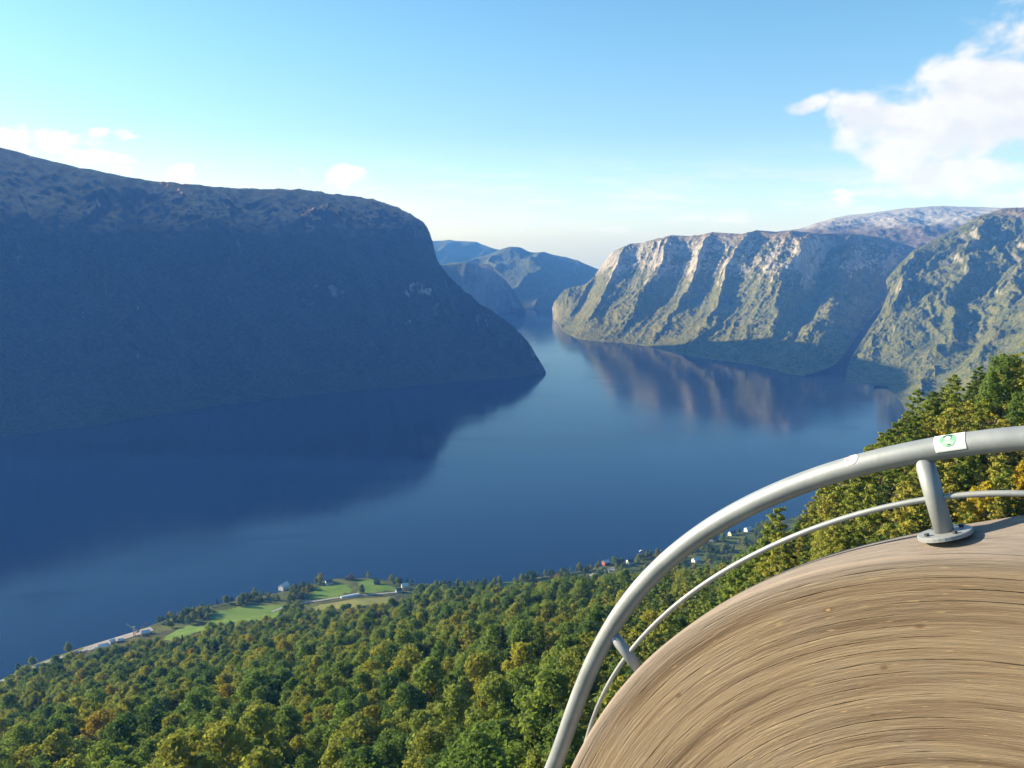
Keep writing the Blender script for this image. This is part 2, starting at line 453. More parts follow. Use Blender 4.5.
def dispB(L, v, u, P):
    q = P[..., 0] * .84 - P[..., 1] * .54        # metres across the flutes
    edge = smooth(0, .10, v) * (1 - .86 * smooth(.86, 1.0, v)); low = .35 + .65 * smooth(.05, .55, v)
    edge2 = smooth(0, .05, v) * (1 - .8 * smooth(.9, 1, v))
    wall = smooth(.80, .86, u)
    fade = smooth(.06, .2, u) * (1 - .8 * wall)
    w = 38 * fbm(P[..., 0] / 420, P[..., 1] / 420, 4)
    ph = (q + 1.5 * w) / 335 + .42 * perlin(L / 520, v * .6) + .12
    g = np.abs(np.sin(np.pi * ph)) ** .75
    amp = (135 + 60 * perlin(L / 400, 3.3 + 0 * v)) * low
    d = -amp * edge * fade * g
    ph2 = (q + 2.0 * w) / 93 + .3
    d += -26 * edge * fade * np.abs(np.sin(np.pi * ph2))
    d += 30 * edge * fbm(P[..., 0] / 300, P[..., 1] / 300, 4)
    d += edge2 * (11 * ridged(P[..., 0] / 46, P[..., 1] / 46, 5) - 6)
    d += 7 * edge2 * fbm(P[..., 0] / 18, P[..., 1] / 18, 3)
    return 0 * d, 0 * d, d
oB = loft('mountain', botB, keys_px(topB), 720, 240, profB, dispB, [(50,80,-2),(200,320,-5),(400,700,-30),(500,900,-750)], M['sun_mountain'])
tag(oB, 'sunlit mountain with fluted cliff ribs, right of the narrow part of the fjord', kind='structure')

# --- steep mountain further right, beyond the near hillside
topC = [(846,372,4060),(849,362,4180),(855,351,4320),(863,338,4440),(870,326,4540),(881,309,4650),(889,289,4760),(886.5,278,4850),(900,262,4950),(916,248,5050),(938,236,5150),(962,223,5250),(985,212,5320),(1003,207,5350),(1024,205,5350),(1070,203,5350),(1150,196,5300),(1300,190,5200),(1450,190,5100)]
botC = [(845,383),(848,384),(856,384.5),(866,384.5),(876,384.5),(888,386),(900,388),(912,390),(925,392),(945,395),(970,399),(1000,404),(1030,408),(1060,412),(1095,416),(1150,424),(1220,432),(1350,446),(1480,460)]
profC = prof_fn([(0,0),(.1,.09),(.35,.33),(.6,.60),(.8,.85),(.92,.965),(1,1)])
def dispC(L, v, u, P):
    edge = smooth(0, .08, v) * (1 - .85 * smooth(.84, 1.0, v)) * smooth(0, .14, u)
    edge2 = smooth(0, .05, v) * (1 - .8 * smooth(.9, 1, v)) * (.3 + .7 * smooth(0, .12, u))
    q = P[..., 0] * .84 - P[..., 1] * .54
    w = 70 * fbm(P[..., 0] / 380, P[..., 1] / 380, 4)
    g = np.abs(np.sin(np.pi * ((q + w) / 300 + .35))) ** .8
    g2 = np.abs(np.sin(np.pi * ((q + 2.2 * w) / 104)))
    d = -80 * edge * g - 26 * edge * g2 + 45 * edge * fbm(P[..., 0] / 260, P[..., 1] / 260, 4)
    d += edge2 * (11 * ridged(P[..., 0] / 46, P[..., 1] / 46, 5) - 6) + 5 * edge2 * fbm(P[..., 0] / 17, P[..., 1] / 17, 3)
    return 0 * d, 0 * d, d
oC = loft('mountain', keys_w(botC), keys_px(topC), 420, 240, profC, dispC, [(60,60,-2),(300,300,-10),(600,600,-60),(900,900,-800)], M['sun_mountain_right'])
tag(oC, 'steep sunlit rocky mountain at the right edge, beyond the dark side valley', kind='structure')

# --- lower brownish spur in front of it
topD = [(872,386,3960),(884,380,3960),(900,372,3980),(925,361,4000),(947,354,4030),(968,344,4060),(984,333,4100),(994,322,4140),(1010,304,4180),(1026,290,4200),(1060,268,4200),(1150,225,4150),(1300,190,4000)]
botD = [(874,389),(886,389),(893,393),(900,400),(904,407),(908,413),(914,420),(922,427),(934,434),(950,442),(985,456),(1060,480),(1180,520)]
profD = prof_fn([(0,0),(.2,.17),(.5,.47),(.8,.82),(1,1)])
def dispD(L, v, u, P):
    edge = smooth(0, .1, v) * (1 - .8 * smooth(.85, 1.0, v)) * smooth(0, .2, u)
    q = P[..., 0] * .84 - P[..., 1] * .54
    w = 50 * fbm(P[..., 0] / 300, P[..., 1] / 300, 4)
    d = -42 * edge * np.abs(np.sin(np.pi * ((q + w) / 210))) + 22 * edge * fbm(P[..., 0] / 150, P[..., 1] / 150, 4)
    d += edge * (9 * ridged(P[..., 0] / 55, P[..., 1] / 55, 4) - 4) + 4 * edge * fbm(P[..., 0] / 14, P[..., 1] / 14, 3)
    return 0 * d, 0 * d, d
oD = loft('mountain_spur', keys_w(botD), keys_px(topD), 260, 160, profD, dispD, [(60,60,-8),(200,200,-60),(400,400,-300),(500,500,-700)], M['sun_mountain_right'])
tag(oD, 'low brown green spur running down to the water just above the near trees', kind='structure')

# --- grey snow dusted plateau behind
def soft(amp, sc):
    def f(L, v, u, P):
        e = smooth(0, .15, v) * (1 - .8 * smooth(.8, 1, v))
        d = amp * e * fbm(P[..., 0] / sc, P[..., 1] / sc, 6)
        d += .12 * amp * (.15 + e) * fbm(P[..., 0] / (sc * .12), P[..., 1] / (sc * .12), 3)
        return 0 * d, 0 * d, d
    return f
topE = [(740,240,7600),(775,232,7700),(800,228.5,7800),(830,219,7900),(850,215.5,8000),(875,212.5,8000),(900,209,8100),(930,207,8200),(960,206.5,8200),(990,207.5,8100),(1040,208,8000),(1120,205,8000)]
botE = [(x, y, 5.9e3) for x, y in [(740,262),(775,262),(800,262),(830,262),(850,262),(875,264),(900,266),(930,266),(960,262),(990,262),(1040,262),(1120,262)]]
oE = loft('mountain_plateau', keys_px(botE), keys_px(topE), 300, 120, prof_fn([(0,0),(.3,.45),(.6,.74),(1,1)]), soft(38, 500), [(200,400,-30),(500,900,-900)], M['plateau'])
tag(oE, 'bare grey snow dusted plateau on the skyline, between the two right hand mountains', kind='structure')

# --- mountains closing the far end
def far(L, v, u, P):
    e = smooth(0, .1, v) * (1 - .85 * smooth(.8, 1, v))
    g = np.abs(np.sin(np.pi * ((P[..., 0] * .9 - P[..., 1] * .4) / 420 + .5 * fbm(P[..., 0] / 900, P[..., 1] / 900, 3))))
    d = -110 * e * g + 50 * e * fbm(P[..., 0] / 400, P[..., 1] / 400, 5) + 7 * (.2 + e) * fbm(P[..., 0] / 50, P[..., 1] / 50, 4)
    return 0 * d, 0 * d, d
topF1 = [(300,262,12200),(380,247,12300),(435,240,12500),(455,239.5,12500),(472,241,12400),(490,246,12200),(515,256,12000),(560,270,11800),(620,282,11600)]
botF1 = [(x, 300, 10200) for x in (300,380,435,455,472,490,515,560,620)]
oF1 = loft('mountain', keys_px(botF1), keys_px(topF1), 160, 70, prof_fn([(0,0),(.5,.55),(.8,.9),(1,1)]), far, [(0,600,-40),(0,900,-900)], M['far_mountain'])
tag(oF1, 'palest flat topped mountain ridge farthest up the fjord', kind='structure')
topF2 = [(380,290,9700),(430,272,9700),(462,262,9650),(485,254,9600),(500,248.5,9550),(510,246,9500),(518,246.5,9450),(530,250,9400),(550,253,9300),(570,258,9250),(590,265,9200),(606,272,9200),(640,292,9200),(680,300,9200)]
botF2 = [(380,306),(430,307),(462,308),(485,309),(500,309.5),(510,310),(518,310),(530,309.5),(545,308.5),(558,308),(572,307),(585,306),(620,306),(660,306)]
oF2 = loft('mountain', keys_w(botF2), keys_px(topF2), 240, 100, prof_fn([(0,0),(.1,.14),(.4,.5),(.7,.85),(.9,.97),(1,1)]), far, [(0,300,-10),(200,900,-900)], M['far_mountain'])
tag(oF2, 'hazy blue peaked mountain closing the far end of the fjord', kind='structure')
topF3 = [(400,268,7500),(440,264,7450),(462,262.5,7400),(478,262,7350),(490,263.5,7300),(499,271,7280),(507,281,7260),(514,291,7250),(520,300,7240),(525,308,7240)]
botF3 = [(400,316),(440,315),(462,314.5),(478,314),(490,313.5),(499,313),(507,312.5),(514,312),(520,311.5),(526,311)]
oF3 = loft('mountain_spur', keys_w(botF3), keys_px(topF3), 160, 90, prof_fn([(0,0),(.3,.32),(.6,.7),(.85,.95),(1,1)]), far, [(-150,300,-10),(-300,600,-900)], M['far_mountain'])
tag(oF3, 'blue wooded spur in the gap, just behind the left mountain', kind='structure')

# ------------------------------------------------------------------ near slope
SH = np.array([(-160,745),(-60,700),(0,680),(40,662),(80,648),(130,633),(160,622),(215,605),(260,596.5),(300,588),(330,579),(370,578),(410,583),(440,586.5),(480,585.5),(520,580),(545,576),(580,571),(620,563),(650,556),(700,543),(740,532),(785,520),(850,505),(950,490)], float)
SHW = on_water(SH[:, 0], SH[:, 1])
AL = np.array([.889, .458]); NL = np.array([.458, -.889])
P00 = np.array([-768., 1149.])
sh_s = (SHW[:, :2] - P00) @ AL; sh_d = (SHW[:, :2] - P00) @ NL
def sd(x, y):
    px = x - P00[0]; py = y - P00[1]
    s = px * AL[0] + py * AL[1]; d = px * NL[0] + py * NL[1]
    return s, d - np.interp(s, sh_s, sh_d)
def flatw(s):       # width of the cultivated shelf
    return np.interp(s, [-300, 60, 170, 300, 450, 620, 760, 900, 1100, 1500, 2500], [14, 16, 30, 75, 118, 118, 118, 135, 150, 210, 230])
_b = ray(np.array([600, 690, 735, 775, 810, 850, 905, 960, 1024, 1150, 1400]), np.full(11, 470.))
SPUR_B = np.arctan2(_b[:, 0], _b[:, 1]); SPUR_A = np.array([0, 0, 12, 31, 44, 55, 67, 72, 70, 76, 84.])
def H(x, y, rough=True):
    x = np.asarray(x, float); y = np.asarray(y, float)
    s, d = sd(x, y); w = flatw(s)
    dd = d + np.interp(s, sh_s, sh_d)        # straight distance from the base line
    zs = 1.2 + np.clip(d, 0, None) * .095
    z = np.where(d < 0, np.maximum(d * .35, -2.5), np.minimum(np.clip(d, 0, 8) * .25 + np.clip(d - 8, 0, None) * .085, 40))
    up = (509 - z) * np.clip((d - w) / (1191 - (dd - d) - w), 0, 1) ** 1.15 + np.interp(dd, [1191, 1330, 1373, 1500, 2000, 2600], [0, 71, 79, 131, 331, 491])
    z = np.where(d > w, np.minimum(z, 1.2 + w * .085 + np.clip(d - w, 0, None) * .02) + up, z)
    if rough:
        amp = smooth(40, 240, d - w)
        z = z + amp * (7 * fbm(x / 130, y / 130, 3) + 1.2 * fbm(x / 25, y / 25, 2))
    # spur of the hillside right of the platform
    bear = np.arctan2(x, np.maximum(y, 1e-3)); r = np.hypot(x, y)
    amp = np.interp(bear, SPUR_B, SPUR_A) * smooth(-120, 60, y)
    z = z + amp * np.exp(-((r - 262) / np.where(r < 262, 120, 85)) ** 2)
    return z
gx = np.linspace(-1250, 1500, 460); gy = np.linspace(-250, 2300, 430)
GX, GY = np.meshgrid(gx, gy, indexing='ij')
PT = np.stack([GX, GY, H(GX, GY)], -1)
PT[..., 2] = np.maximum(PT[..., 2], -3.0)
hill = link('hillside', grid_mesh('hillside', PT), M['forest_floor'])
_s, _d = sd(GX, GY); _a = hill.data.attributes.new('shelf', 'FLOAT', 'POINT')
_a.data.foreach_set('value', (smooth(12, -6, _d - flatw(_s))).astype(np.float32).ravel())
tag(hill, 'wooded slope falling from the viewpoint to the near shore', kind='structure')

def drop(px, py, lift=0.0):
    """pixels -> points on the near slope (march along the view ray)"""
    px = np.atleast_1d(np.asarray(px, float)); py = np.atleast_1d(np.asarray(py, float))
    r = ray(px, py); t = np.full(px.shape, 120.0); done = np.zeros(px.shape, bool)
    for _ in range(1400):
        p = CAM + r * t[:, None]
        hit = p[:, 2] <= np.maximum(H(p[:, 0], p[:, 1], True), .3)
        done |= hit
        t = np.where(done, t, t + 2.0)
    for _ in range(12):
        p = CAM + r * t[:, None]
        e = p[:, 2] - np.maximum(H(p[:, 0], p[:, 1], True), .3)
        t = t + np.clip(e / (-r[:, 2]), -3, 3) * .7
    p = CAM + r * t[:, None]
    p[:, 2] = np.maximum(H(p[:, 0], p[:, 1], True), .3) + lift
    return p

def in_poly(px, py, poly):
    c = np.zeros(np.shape(px), bool); n = len(poly)
    for i in range(n):
        x1, y1 = poly[i]; x2, y2 = poly[(i + 1) % n]
        cond = ((y1 > py) != (y2 > py)) & (px < (x2 - x1) * (py - y1) / (y2 - y1 + 1e-12) + x1)
        c ^= cond
    return c

def patch(name, poly_px, mat, label, lift=.35):
    W = drop([p[0] for p in poly_px], [p[1] for p in poly_px])[:, :2]
    lo = W.min(0); hi = W.max(0); st = 6.0
    xs = np.arange(lo[0], hi[0] + st, st); ys = np.arange(lo[1], hi[1] + st, st)
    X, Y = np.meshgrid(xs, ys, indexing='ij')
    wob = 5 * fbm(X / 22, Y / 22, 2)
    ins = in_poly(X + wob, Y - wob, [tuple(w) for w in W])
    Z = H(X, Y) + lift
    idx = np.arange(X.size).reshape(X.shape)
    m = ins[:-1, :-1] & ins[1:, :-1] & ins[1:, 1:] & ins[:-1, 1:]
    q = np.stack([idx[:-1, :-1], idx[1:, :-1], idx[1:, 1:], idx[:-1, 1:]], -1)[m]
    used, inv = np.unique(q.ravel(), return_inverse=True)
    V = np.stack([X.ravel(), Y.ravel(), Z.ravel()], -1)[used]
    o = link(name, mesh_np(name, V, inv.ravel(), 4), mat)
    tag(o, label, kind='structure')
    return W
FIELDS = []
FIELDS.append(patch('field', [(196,631),(214,611),(255,604),(290,604),(276,618),(250,625),(228,629)], M['meadow'], 'bright green meadow on the shore, left of the white farmhouse'))
FIELDS.append(patch('field', [(158,641),(176,629),(190,624),(212,626),(200,632),(175,641)], M['meadow'], 'narrow green meadow behind the quay hedge'))
FIELDS.append(patch('field', [(304,601),(314,588),(336,583),(350,584),(354,593),(330,599)], M['meadow'], 'green farm field between the white gabled houses'))
FIELDS.append(patch('field', [(356,592.5),(358,580),(374,579.5),(398,587),(396,591.5),(372,593)], M['meadow'], 'green farm field below the brown house on the point'))
FIELDS.append(patch('field', [(300,609),(322,604),(345,600.5),(396,596.5),(396,603),(352,608),(325,611)], M['meadow_dry'], 'yellowish grass strip below the shore road'))
FIELDS.append(patch('field', [(500,587),(508,582),(530,583),(534,587),(520,590)], M['meadow'], 'small pale green clearing behind the forest edge'))
FIELDS.append(patch('field', [(562,579.5),(588,573.5),(614,567),(620,569.5),(596,576.5),(570,582)], M['gravel'], 'pale gravel shore track between trees', .4))

def ribbon(name, pxs, width, mat, label, lift=.5):
    A = np.array(pxs, float); s = np.linspace(0, len(A) - 1, 60)
    px = np.interp(s, np.arange(len(A)), A[:, 0]); py = np.interp(s, np.arange(len(A)), A[:, 1])
    W = drop(px, py); 
    for _ in range(3): W[1:-1] = (W[:-2] + W[1:-1] * 2 + W[2:]) / 4
    T = np.gradient(W[:, :2], axis=0); T /= np.linalg.norm(T, axis=1)[:, None]
    N = np.stack([-T[:, 1], T[:, 0]], -1)
    rows = []
    for k in np.linspace(-.5, .5, 4):
        q = W.copy(); q[:, :2] += N * k * width; q[:, 2] = np.maximum(H(q[:, 0], q[:, 1]), .3) + lift; rows.append(q)
    o = link(name, grid_mesh(name, np.stack(rows, 1)), mat); tag(o, label, kind='structure')
    return W
ROADS = []
ROADS.append(ribbon('road', [(272,612),(286,606.5),(302,603),(318,601),(340,597.5),(360,595.5),(380,594),(402,592)], 6.5, M['asphalt_road'], 'pale shore road passing the farm fields', .7))
ROADS.append(ribbon('road', [(-60,704),(0,682.5),(20,673),(45,663),(70,655),(92,648)], 9, M['asphalt_road'], 'pale road along the water at the lower left', .9))
ROADS.append(ribbon('quay', [(86,650),(100,645),(115,640),(135,634),(152,629)], 22, M['gravel'], 'pale quay ground below the loading crane', .8))

# ------------------------------------------------------------------ water
wx = np.linspace(-9000, 9000, 3); wy = np.linspace(-900, 14400, 3)
WX, WY = np.meshgrid(wx, wy, indexing='ij')
wat = link('water', grid_mesh('water', np.stack([WX, WY, 0 * WX], -1)), M['water'])
tag(wat, 'deep blue fjord water between the mountains', kind='structure')

# ------------------------------------------------------------------ trees
def quads(C, Nrm, size, rng, aspect=.75):
    n = len(C)
    r = rng.normal(size=(n, 3)); a = r - Nrm * (r * Nrm).sum(1)[:, None]; a /= np.linalg.norm(a, axis=1)[:, None]
    b = np.cross(Nrm, a)
    s = size[:, None] / 2
    V = np.stack([C - a * s - b * s * aspect, C + a * s - b * s * aspect * .6, C + a * s * .9 + b * s * aspect, C - a * s * .7 + b * s * aspect * .8], 1)
    return V.reshape(-1, 3)

def crown_mesh(name, lobes, nleaf, size, seed, flat=1.0, up=.35):
    rng = np.random.default_rng(seed)
    L = np.array(lobes); w = L[:, 3] ** 2; w /= w.sum()
    k = rng.choice(len(L), nleaf, p=w)
    d = rng.normal(size=(nleaf, 3)); d[:, 2] += .25; d /= np.linalg.norm(d, axis=1)[:, None]
    rad = L[k, 3] * (1 - .55 * rng.random(nleaf) ** 2.2) * (1 + .12 * rng.normal(size=nleaf))
    off = d * rad[:, None]; off[:, 2] *= flat
    C = L[k, :3] + off
    nrm = d + rng.normal(size=(nleaf, 3)) * .55; nrm[:, 2] += up; nrm /= np.linalg.norm(nrm, axis=1)[:, None]
    V = quads(C, nrm, size * (.7 + .6 * rng.random(nleaf)), rng)
    return mesh_np(name, V, np.arange(len(V)), 4, False)

def broad_crown(seed, h=13.0, w=4.6, nl=5200, base=.22):
    rng = np.random.default_rng(seed); lob = []
    for i in range(24):
        t = (i + rng.random()) / 24
        z = h * (base + (.93 - base) * t)
        env = w * math.sqrt(max(0.03, math.sin(math.pi * min(1, .16 + .84 * t) ** .85)))
        a = i * 2.4 + rng.random() * .9; r = env * (.35 + .5 * rng.random())
        lob.append((r * math.cos(a), r * math.sin(a), z, (1.0 + 1.0 * rng.random()) * w / 4.6 * (1.15 - .45 * t)))
    lob.append((.2, .1, h * .93, 1.0))
    return crown_mesh('crown', lob, nl, .54, seed + 50)

def pine_crown(seed, h=15.0, w=3.2, nl=2300):
    rng = np.random.default_rng(seed); lob = []
    for i in range(34):
        t = (i + rng.random()) / 34
        z = h * (.26 + .72 * t)
        env = w * (1 - t) ** .62 * (.55 + .55 * rng.random()) + .35
        a = i * 2.4 + rng.random()
        for q in (.45, .95):
            lob.append((env * q * math.cos(a), env * q * math.sin(a), z + q * .25, .85 * (1.1 - .5 * t) * (.8 + .5 * rng.random())))
    return crown_mesh('crown', lob, nl, .42, seed + 90, flat=.5, up=.5)

def spruce_crown(seed, h=17.0, w=2.9, nl=2600):
    rng = np.random.default_rng(seed); lob = []
    for i in range(46):
        t = (i + rng.random()) / 46
        z = h * (.10 + .89 * t); env = w * (1 - t) ** .9 * (.75 + .4 * rng.random()) + .15
        a = i * 2.4 + rng.random()
        for q in (.4, .9):
            lob.append((env * q * math.cos(a), env * q * math.sin(a), z - q * .5 * (1 - t), .75 * (1.15 - .75 * t)))
    return crown_mesh('crown', lob, nl, .5, seed + 130, flat=.55, up=.3)

def trunk_mesh(h, r, seed, limbs=5, lean=.3):
    rng = np.random.default_rng(seed); mb = MB()
    zs = np.linspace(-1.2, h * .86, 7)
    pts = np.stack([lean * np.sin(zs / h * 2 + seed), lean * np.cos(zs / h * 2.6 + seed) - lean, zs], -1)
    mb.tube(pts, np.linspace(r, r * .25, 7), 6)
    for i in range(limbs):
        z0 = h * (.3 + .5 * i / limbs); a = i * 2.4 + seed; ln = h * .2 * (1.1 - .5 * i / limbs)
        p0 = np.array([np.interp(z0, zs, pts[:, 0]), np.interp(z0, zs, pts[:, 1]), z0])
        p1 = p0 + np.array([math.cos(a) * ln, math.sin(a) * ln, ln * .55])
        mb.tube([p0, (p0 + p1) / 2 + np.array([0, 0, -.1]), p1], [r * .45, r * .3, r * .12], 5)
    return mb.mesh('trunk', True)

KINDS = []   # (name, crown mesh, trunk mesh, height)
def kind(name, crown, lm, trunk, bm, h):
    crown.materials.append(M[lm]); trunk.materials.append(M[bm]); KINDS.append((name, crown, trunk, h))
for i in range(4):
    h = 16 + 1.5 * i
    kind('broadleaf_tree', broad_crown(10 + i, h, 5.5 + .6 * (i % 3)), 'broad_leaf', trunk_mesh(h, .2, i), 'bark', h)       # 0-3
for i in range(3):
    h = 16 + 1.7 * i
    kind('pine_tree', pine_crown(30 + i, h, 4.2 + .3 * i, 4200), 'pine_needle', trunk_mesh(h, .19, 10 + i, 7), 'pine_bark', h)        # 4-6
for i in range(2):
    h = 15 + 3 * i
    kind('spruce_tree', spruce_crown(50 + i, h, 2.7 + .3 * i), 'dark_needle', trunk_mesh(h, .2, 20 + i, 3, .1), 'bark', h)     # 7-8
for i in range(2):
    h = 11 + 2 * i
    kind('golden_birch', broad_crown(70 + i, h, 3.8 + .4 * i, 3600), 'gold_leaf', trunk_mesh(h, .13, 30 + i), 'birch_bark', h)  # 9-10
HT = np.array([k[3] for k in KINDS])

WOODPX = [(545,768),(570,705),(600,650),(640,615),(700,575),(764,545),(861,520),(925,505),(1040,500),(1040,768)]
WOODIN = [(575,768),(612,712),(650,665),(710,622),(770,588),(860,552),(925,540),(1040,530),(1040,768)]
HTALL = 20.0
def band(pts, w):
    return [(x, y - w) for x, y in pts] + [(x, y + w) for x, y in pts[::-1]]
OPEN_PX = [[(205,630),(216,609),(262,602),(284,606),(266,623),(232,629)], [(156,643),(174,628),(190,623),(214,625),(202,634),(175,644)],
           [(276,600),(282,583),(300,590),(312,588),(320,577),(336,580),(345,573),(360,575),(372,578),(398,584),(412,583),(412,598),(394,606),(352,611),(318,611),(300,606)],
           [(500,588),(508,581),(530,582),(534,588),(520,591)],
           band([(-60,705),(0,683),(20,674),(45,664),(70,656),(92,649),(115,641),(152,630)], 2.2), [(90,650),(100,640),(130,626),(152,622),(158,634),(138,645),(104,655)],
           band([(565,581),(590,573),(618,567)], 3), [(598,569),(600,560),(640,558),(640,568)]]
# candidate sites on a jittered grid
def sites(x0, x1, y0, y1, st):
    X, Y = np.meshgrid(np.arange(x0, x1, st), np.arange(y0, y1, st), indexing='ij')
    X = X + RNG.uniform(-.42, .42, X.shape) * st; Y = Y + RNG.uniform(-.42, .42, X.shape) * st
    return X.ravel(), Y.ravel()
sx, sy = sites(-1150, 1250, 20, 2150, 8.6)
_x, _y = sites(30, 620, 20, 430, 8.0); _m = np.arctan2(_x, _y) > SPUR_B[2]
sx = np.concatenate([sx, _x[_m]]); sy = np.concatenate([sy, _y[_m]])
s_, d_ = sd(sx, sy)
w_ = flatw(s_)
keep = d_ > w_ + 2 + 10 * fbm(sx / 40, sy / 40, 2)
# shelf trees: rows by the shore and hedges, thinner
shelf = (~keep) & (d_ > 3) & (fbm(sx / 38 + 7, sy / 38, 3) > .02)
shelf_row = (~keep) & (d_ > 2) & (d_ < 16) & (RNG.random(len(sx)) < .7)
keep |= shelf | shelf_row
sx, sy, d_, w_, s_ = sx[keep], sy[keep], d_[keep], w_[keep], s_[keep]
sz = H(sx, sy)
# stay off fields, roads and quay
ok = np.ones(len(sx), bool)
for Wp in FIELDS: ok &= ~in_poly(sx, sy, [tuple(w) for w in Wp])
for Wr in ROADS:
    dm = np.min(np.hypot(sx[:, None] - Wr[None, :, 0], sy[:, None] - Wr[None, :, 1]), 1); ok &= dm > 8
dq = np.min(np.hypot(sx[:, None] - ROADS[2][None, :, 0], sy[:, None] - ROADS[2][None, :, 1]), 1); ok &= dq > 17
px, py, fw = project(np.stack([sx, sy, sz + 8], -1))
dist = np.sqrt(sx ** 2 + sy ** 2 + (sz - CAMZ) ** 2)
mg = 18 + F * 14 / dist
ok &= (px > -60 - mg) & (px < 1060 + mg) & (py < 790 + mg) & (fw > 40) & (sx ** 2 + sy ** 2 > 60 ** 2)
HPX = list(zip([284,329,350,377,405,399,606,630,714,732,748,696], [589,584,579.5,584,589,592,564.5,563.5,541,535,531,562]))
HOUSE_AT = drop([284,329,350,377,405,399,606,630,350,134,104,146,714,732,748,696], [589,584,579.5,584,589,592,564.5,563.5,596.5,636,648,634,541,535,531,562])
dm = np.min(np.hypot(sx[:, None] - HOUSE_AT[None, :, 0], sy[:, None] - HOUSE_AT[None, :, 1]), 1); ok &= dm > 15
for hx_, hy_ in HPX: ok &= ~(in_poly(px, py, [(hx_-7,hy_-9),(hx_+7,hy_-9),(hx_+7,hy_+3),(hx_-7,hy_+3)]) | in_poly(px, py - 6, [(hx_-6,hy_-9),(hx_+6,hy_-9),(hx_+6,hy_+2),(hx_-6,hy_+2)]))
# open ground round the fields, road and quay stays clear of tall trees
htall = HTALL
ptx, pty, _f = project(np.stack([sx, sy, sz + htall * .95], -1))
pbx, pby, _f = project(np.stack([sx, sy, sz], -1))
for poly in OPEN_PX:
    for q in (0., .3, .6, .85, 1.):
        for ox in (-4.5, 0., 4.5):
            ok &= ~(in_poly(ptx * q + pbx * (1 - q) + ox, pty * q + pby * (1 - q), poly) & (d_ > w_))
sx, sy, sz, px, py, dist, d_, w_ = [a[ok] for a in (sx, sy, sz, px, py, dist, d_, w_)]
n = len(sx)
rr = RNG.random(n); patchn = fbm(sx / 120, sy / 120, 3)
pine_p = np.clip(smooth(430, 720, px) * .75 * smooth(1300, 500, dist) + .05 + .25 * patchn * smooth(300, 600, px), 0, .85)
spr_p = np.clip(.03 + .22 * smooth(.1, .6, fbm(sx / 90 + 40, sy / 90, 3)) , 0, .3) * (px < 720)
gold_p = np.where(px > 560, .028 + .16 * smooth(.1, .5, fbm(sx / 60 + 90, sy / 60, 2)) * smooth(700, 900, px), .004)
kid = np.where(rr < gold_p, 9 + RNG.integers(0, 2, n), np.where(rr < gold_p + spr_p, 7 + RNG.integers(0, 2, n), np.where(rr < gold_p + spr_p + pine_p, 4 + RNG.integers(0, 3, n), RNG.integers(0, 4, n))))
sc = np.clip(RNG.normal(1, .27, n), .5, 1.6)
sc = sc * np.where(px > 780, .76, 1.16)
onshelf = d_ < w_
sc = np.where(onshelf, sc * .6, sc)
rot = RNG.uniform(0, 2 * np.pi, n)
print('trees', n)

# the largest ones in view become things of their own; the rest is the forest
inview = (px > -12) & (px < 1036) & (py > 0) & (py < 786) & ~in_poly(px, py, WOODIN)
size_px = F * HT[kid] * sc / dist
indiv = np.zeros(n, bool)
order = np.argsort(-size_px)
cap = {'broadleaf_tree': 260, 'pine_tree': 220, 'spruce_tree': 60, 'golden_birch': 60}; used = {k: 0 for k in cap}
for i in order:
    nm = KINDS[kid[i]][0]
    if inview[i] and used[nm] < cap[nm] and size_px[i] > 11:
        used[nm] += 1; indiv[i] = True
print(used)
def zone(x, y):
    if x < 180: a = 'at the lower left of the forest'
    elif x < 360: a = 'in the lower forest left of centre'
    elif x < 545: a = 'in the lower forest left of the railing'
    elif y > 560: a = 'close under the left bend of the railing'
    elif x < 800: a = 'behind the railing near the middle of its curve'
    else:
        yr = np.interp(x, [784, 862, 940, 1024], [495, 467, 447, 437])
        a = 'on the hillside above the handrail' if y < yr else 'seen through the gap under the handrail'
    return a
ADJ = {'broadleaf_tree': ['round green broadleaf tree', 'tall green broadleaf tree', 'wide olive broadleaf tree', 'uneven yellowish green broadleaf tree'],
       'pine_tree': ['slim olive green pine', 'open branched olive pine', 'tall broad olive pine'], 'spruce_tree': ['dark pointed spruce', 'tall dark pointed spruce'],
       'golden_birch': ['small golden yellow birch', 'bright golden yellow birch']}
base_k = {'broadleaf_tree': 0, 'pine_tree': 4, 'spruce_tree': 7, 'golden_birch': 9}
CATN = {'broadleaf_tree': 'broadleaf tree', 'pine_tree': 'pine tree', 'spruce_tree': 'spruce tree', 'golden_birch': 'birch tree'}
first = {}
for i in np.where(indiv)[0]:
    nm, cm, tm, hh = KINDS[kid[i]]
    r = bpy.data.objects.new(nm, None); COL.objects.link(r)
    r.empty_display_size = 1
    r.location = (sx[i], sy[i], sz[i]); r.rotation_euler = (0, 0, rot[i]); s = sc[i]; r.scale = (s * (.9 + .2 * rr[i]), s, s)
    t = bpy.data.objects.new('trunk', tm); COL.objects.link(t); t.parent = r
    c = bpy.data.objects.new('crown', cm); COL.objects.link(c); c.parent = r
    zn = zone(px[i], py[i])
    r['label'] = ADJ[nm][kid[i] - base_k[nm]] + ' ' + zn
    r['category'] = CATN[nm]
    r['group'] = CATN[nm] + 's ' + zn
    first.setdefault(kid[i], (c, t))

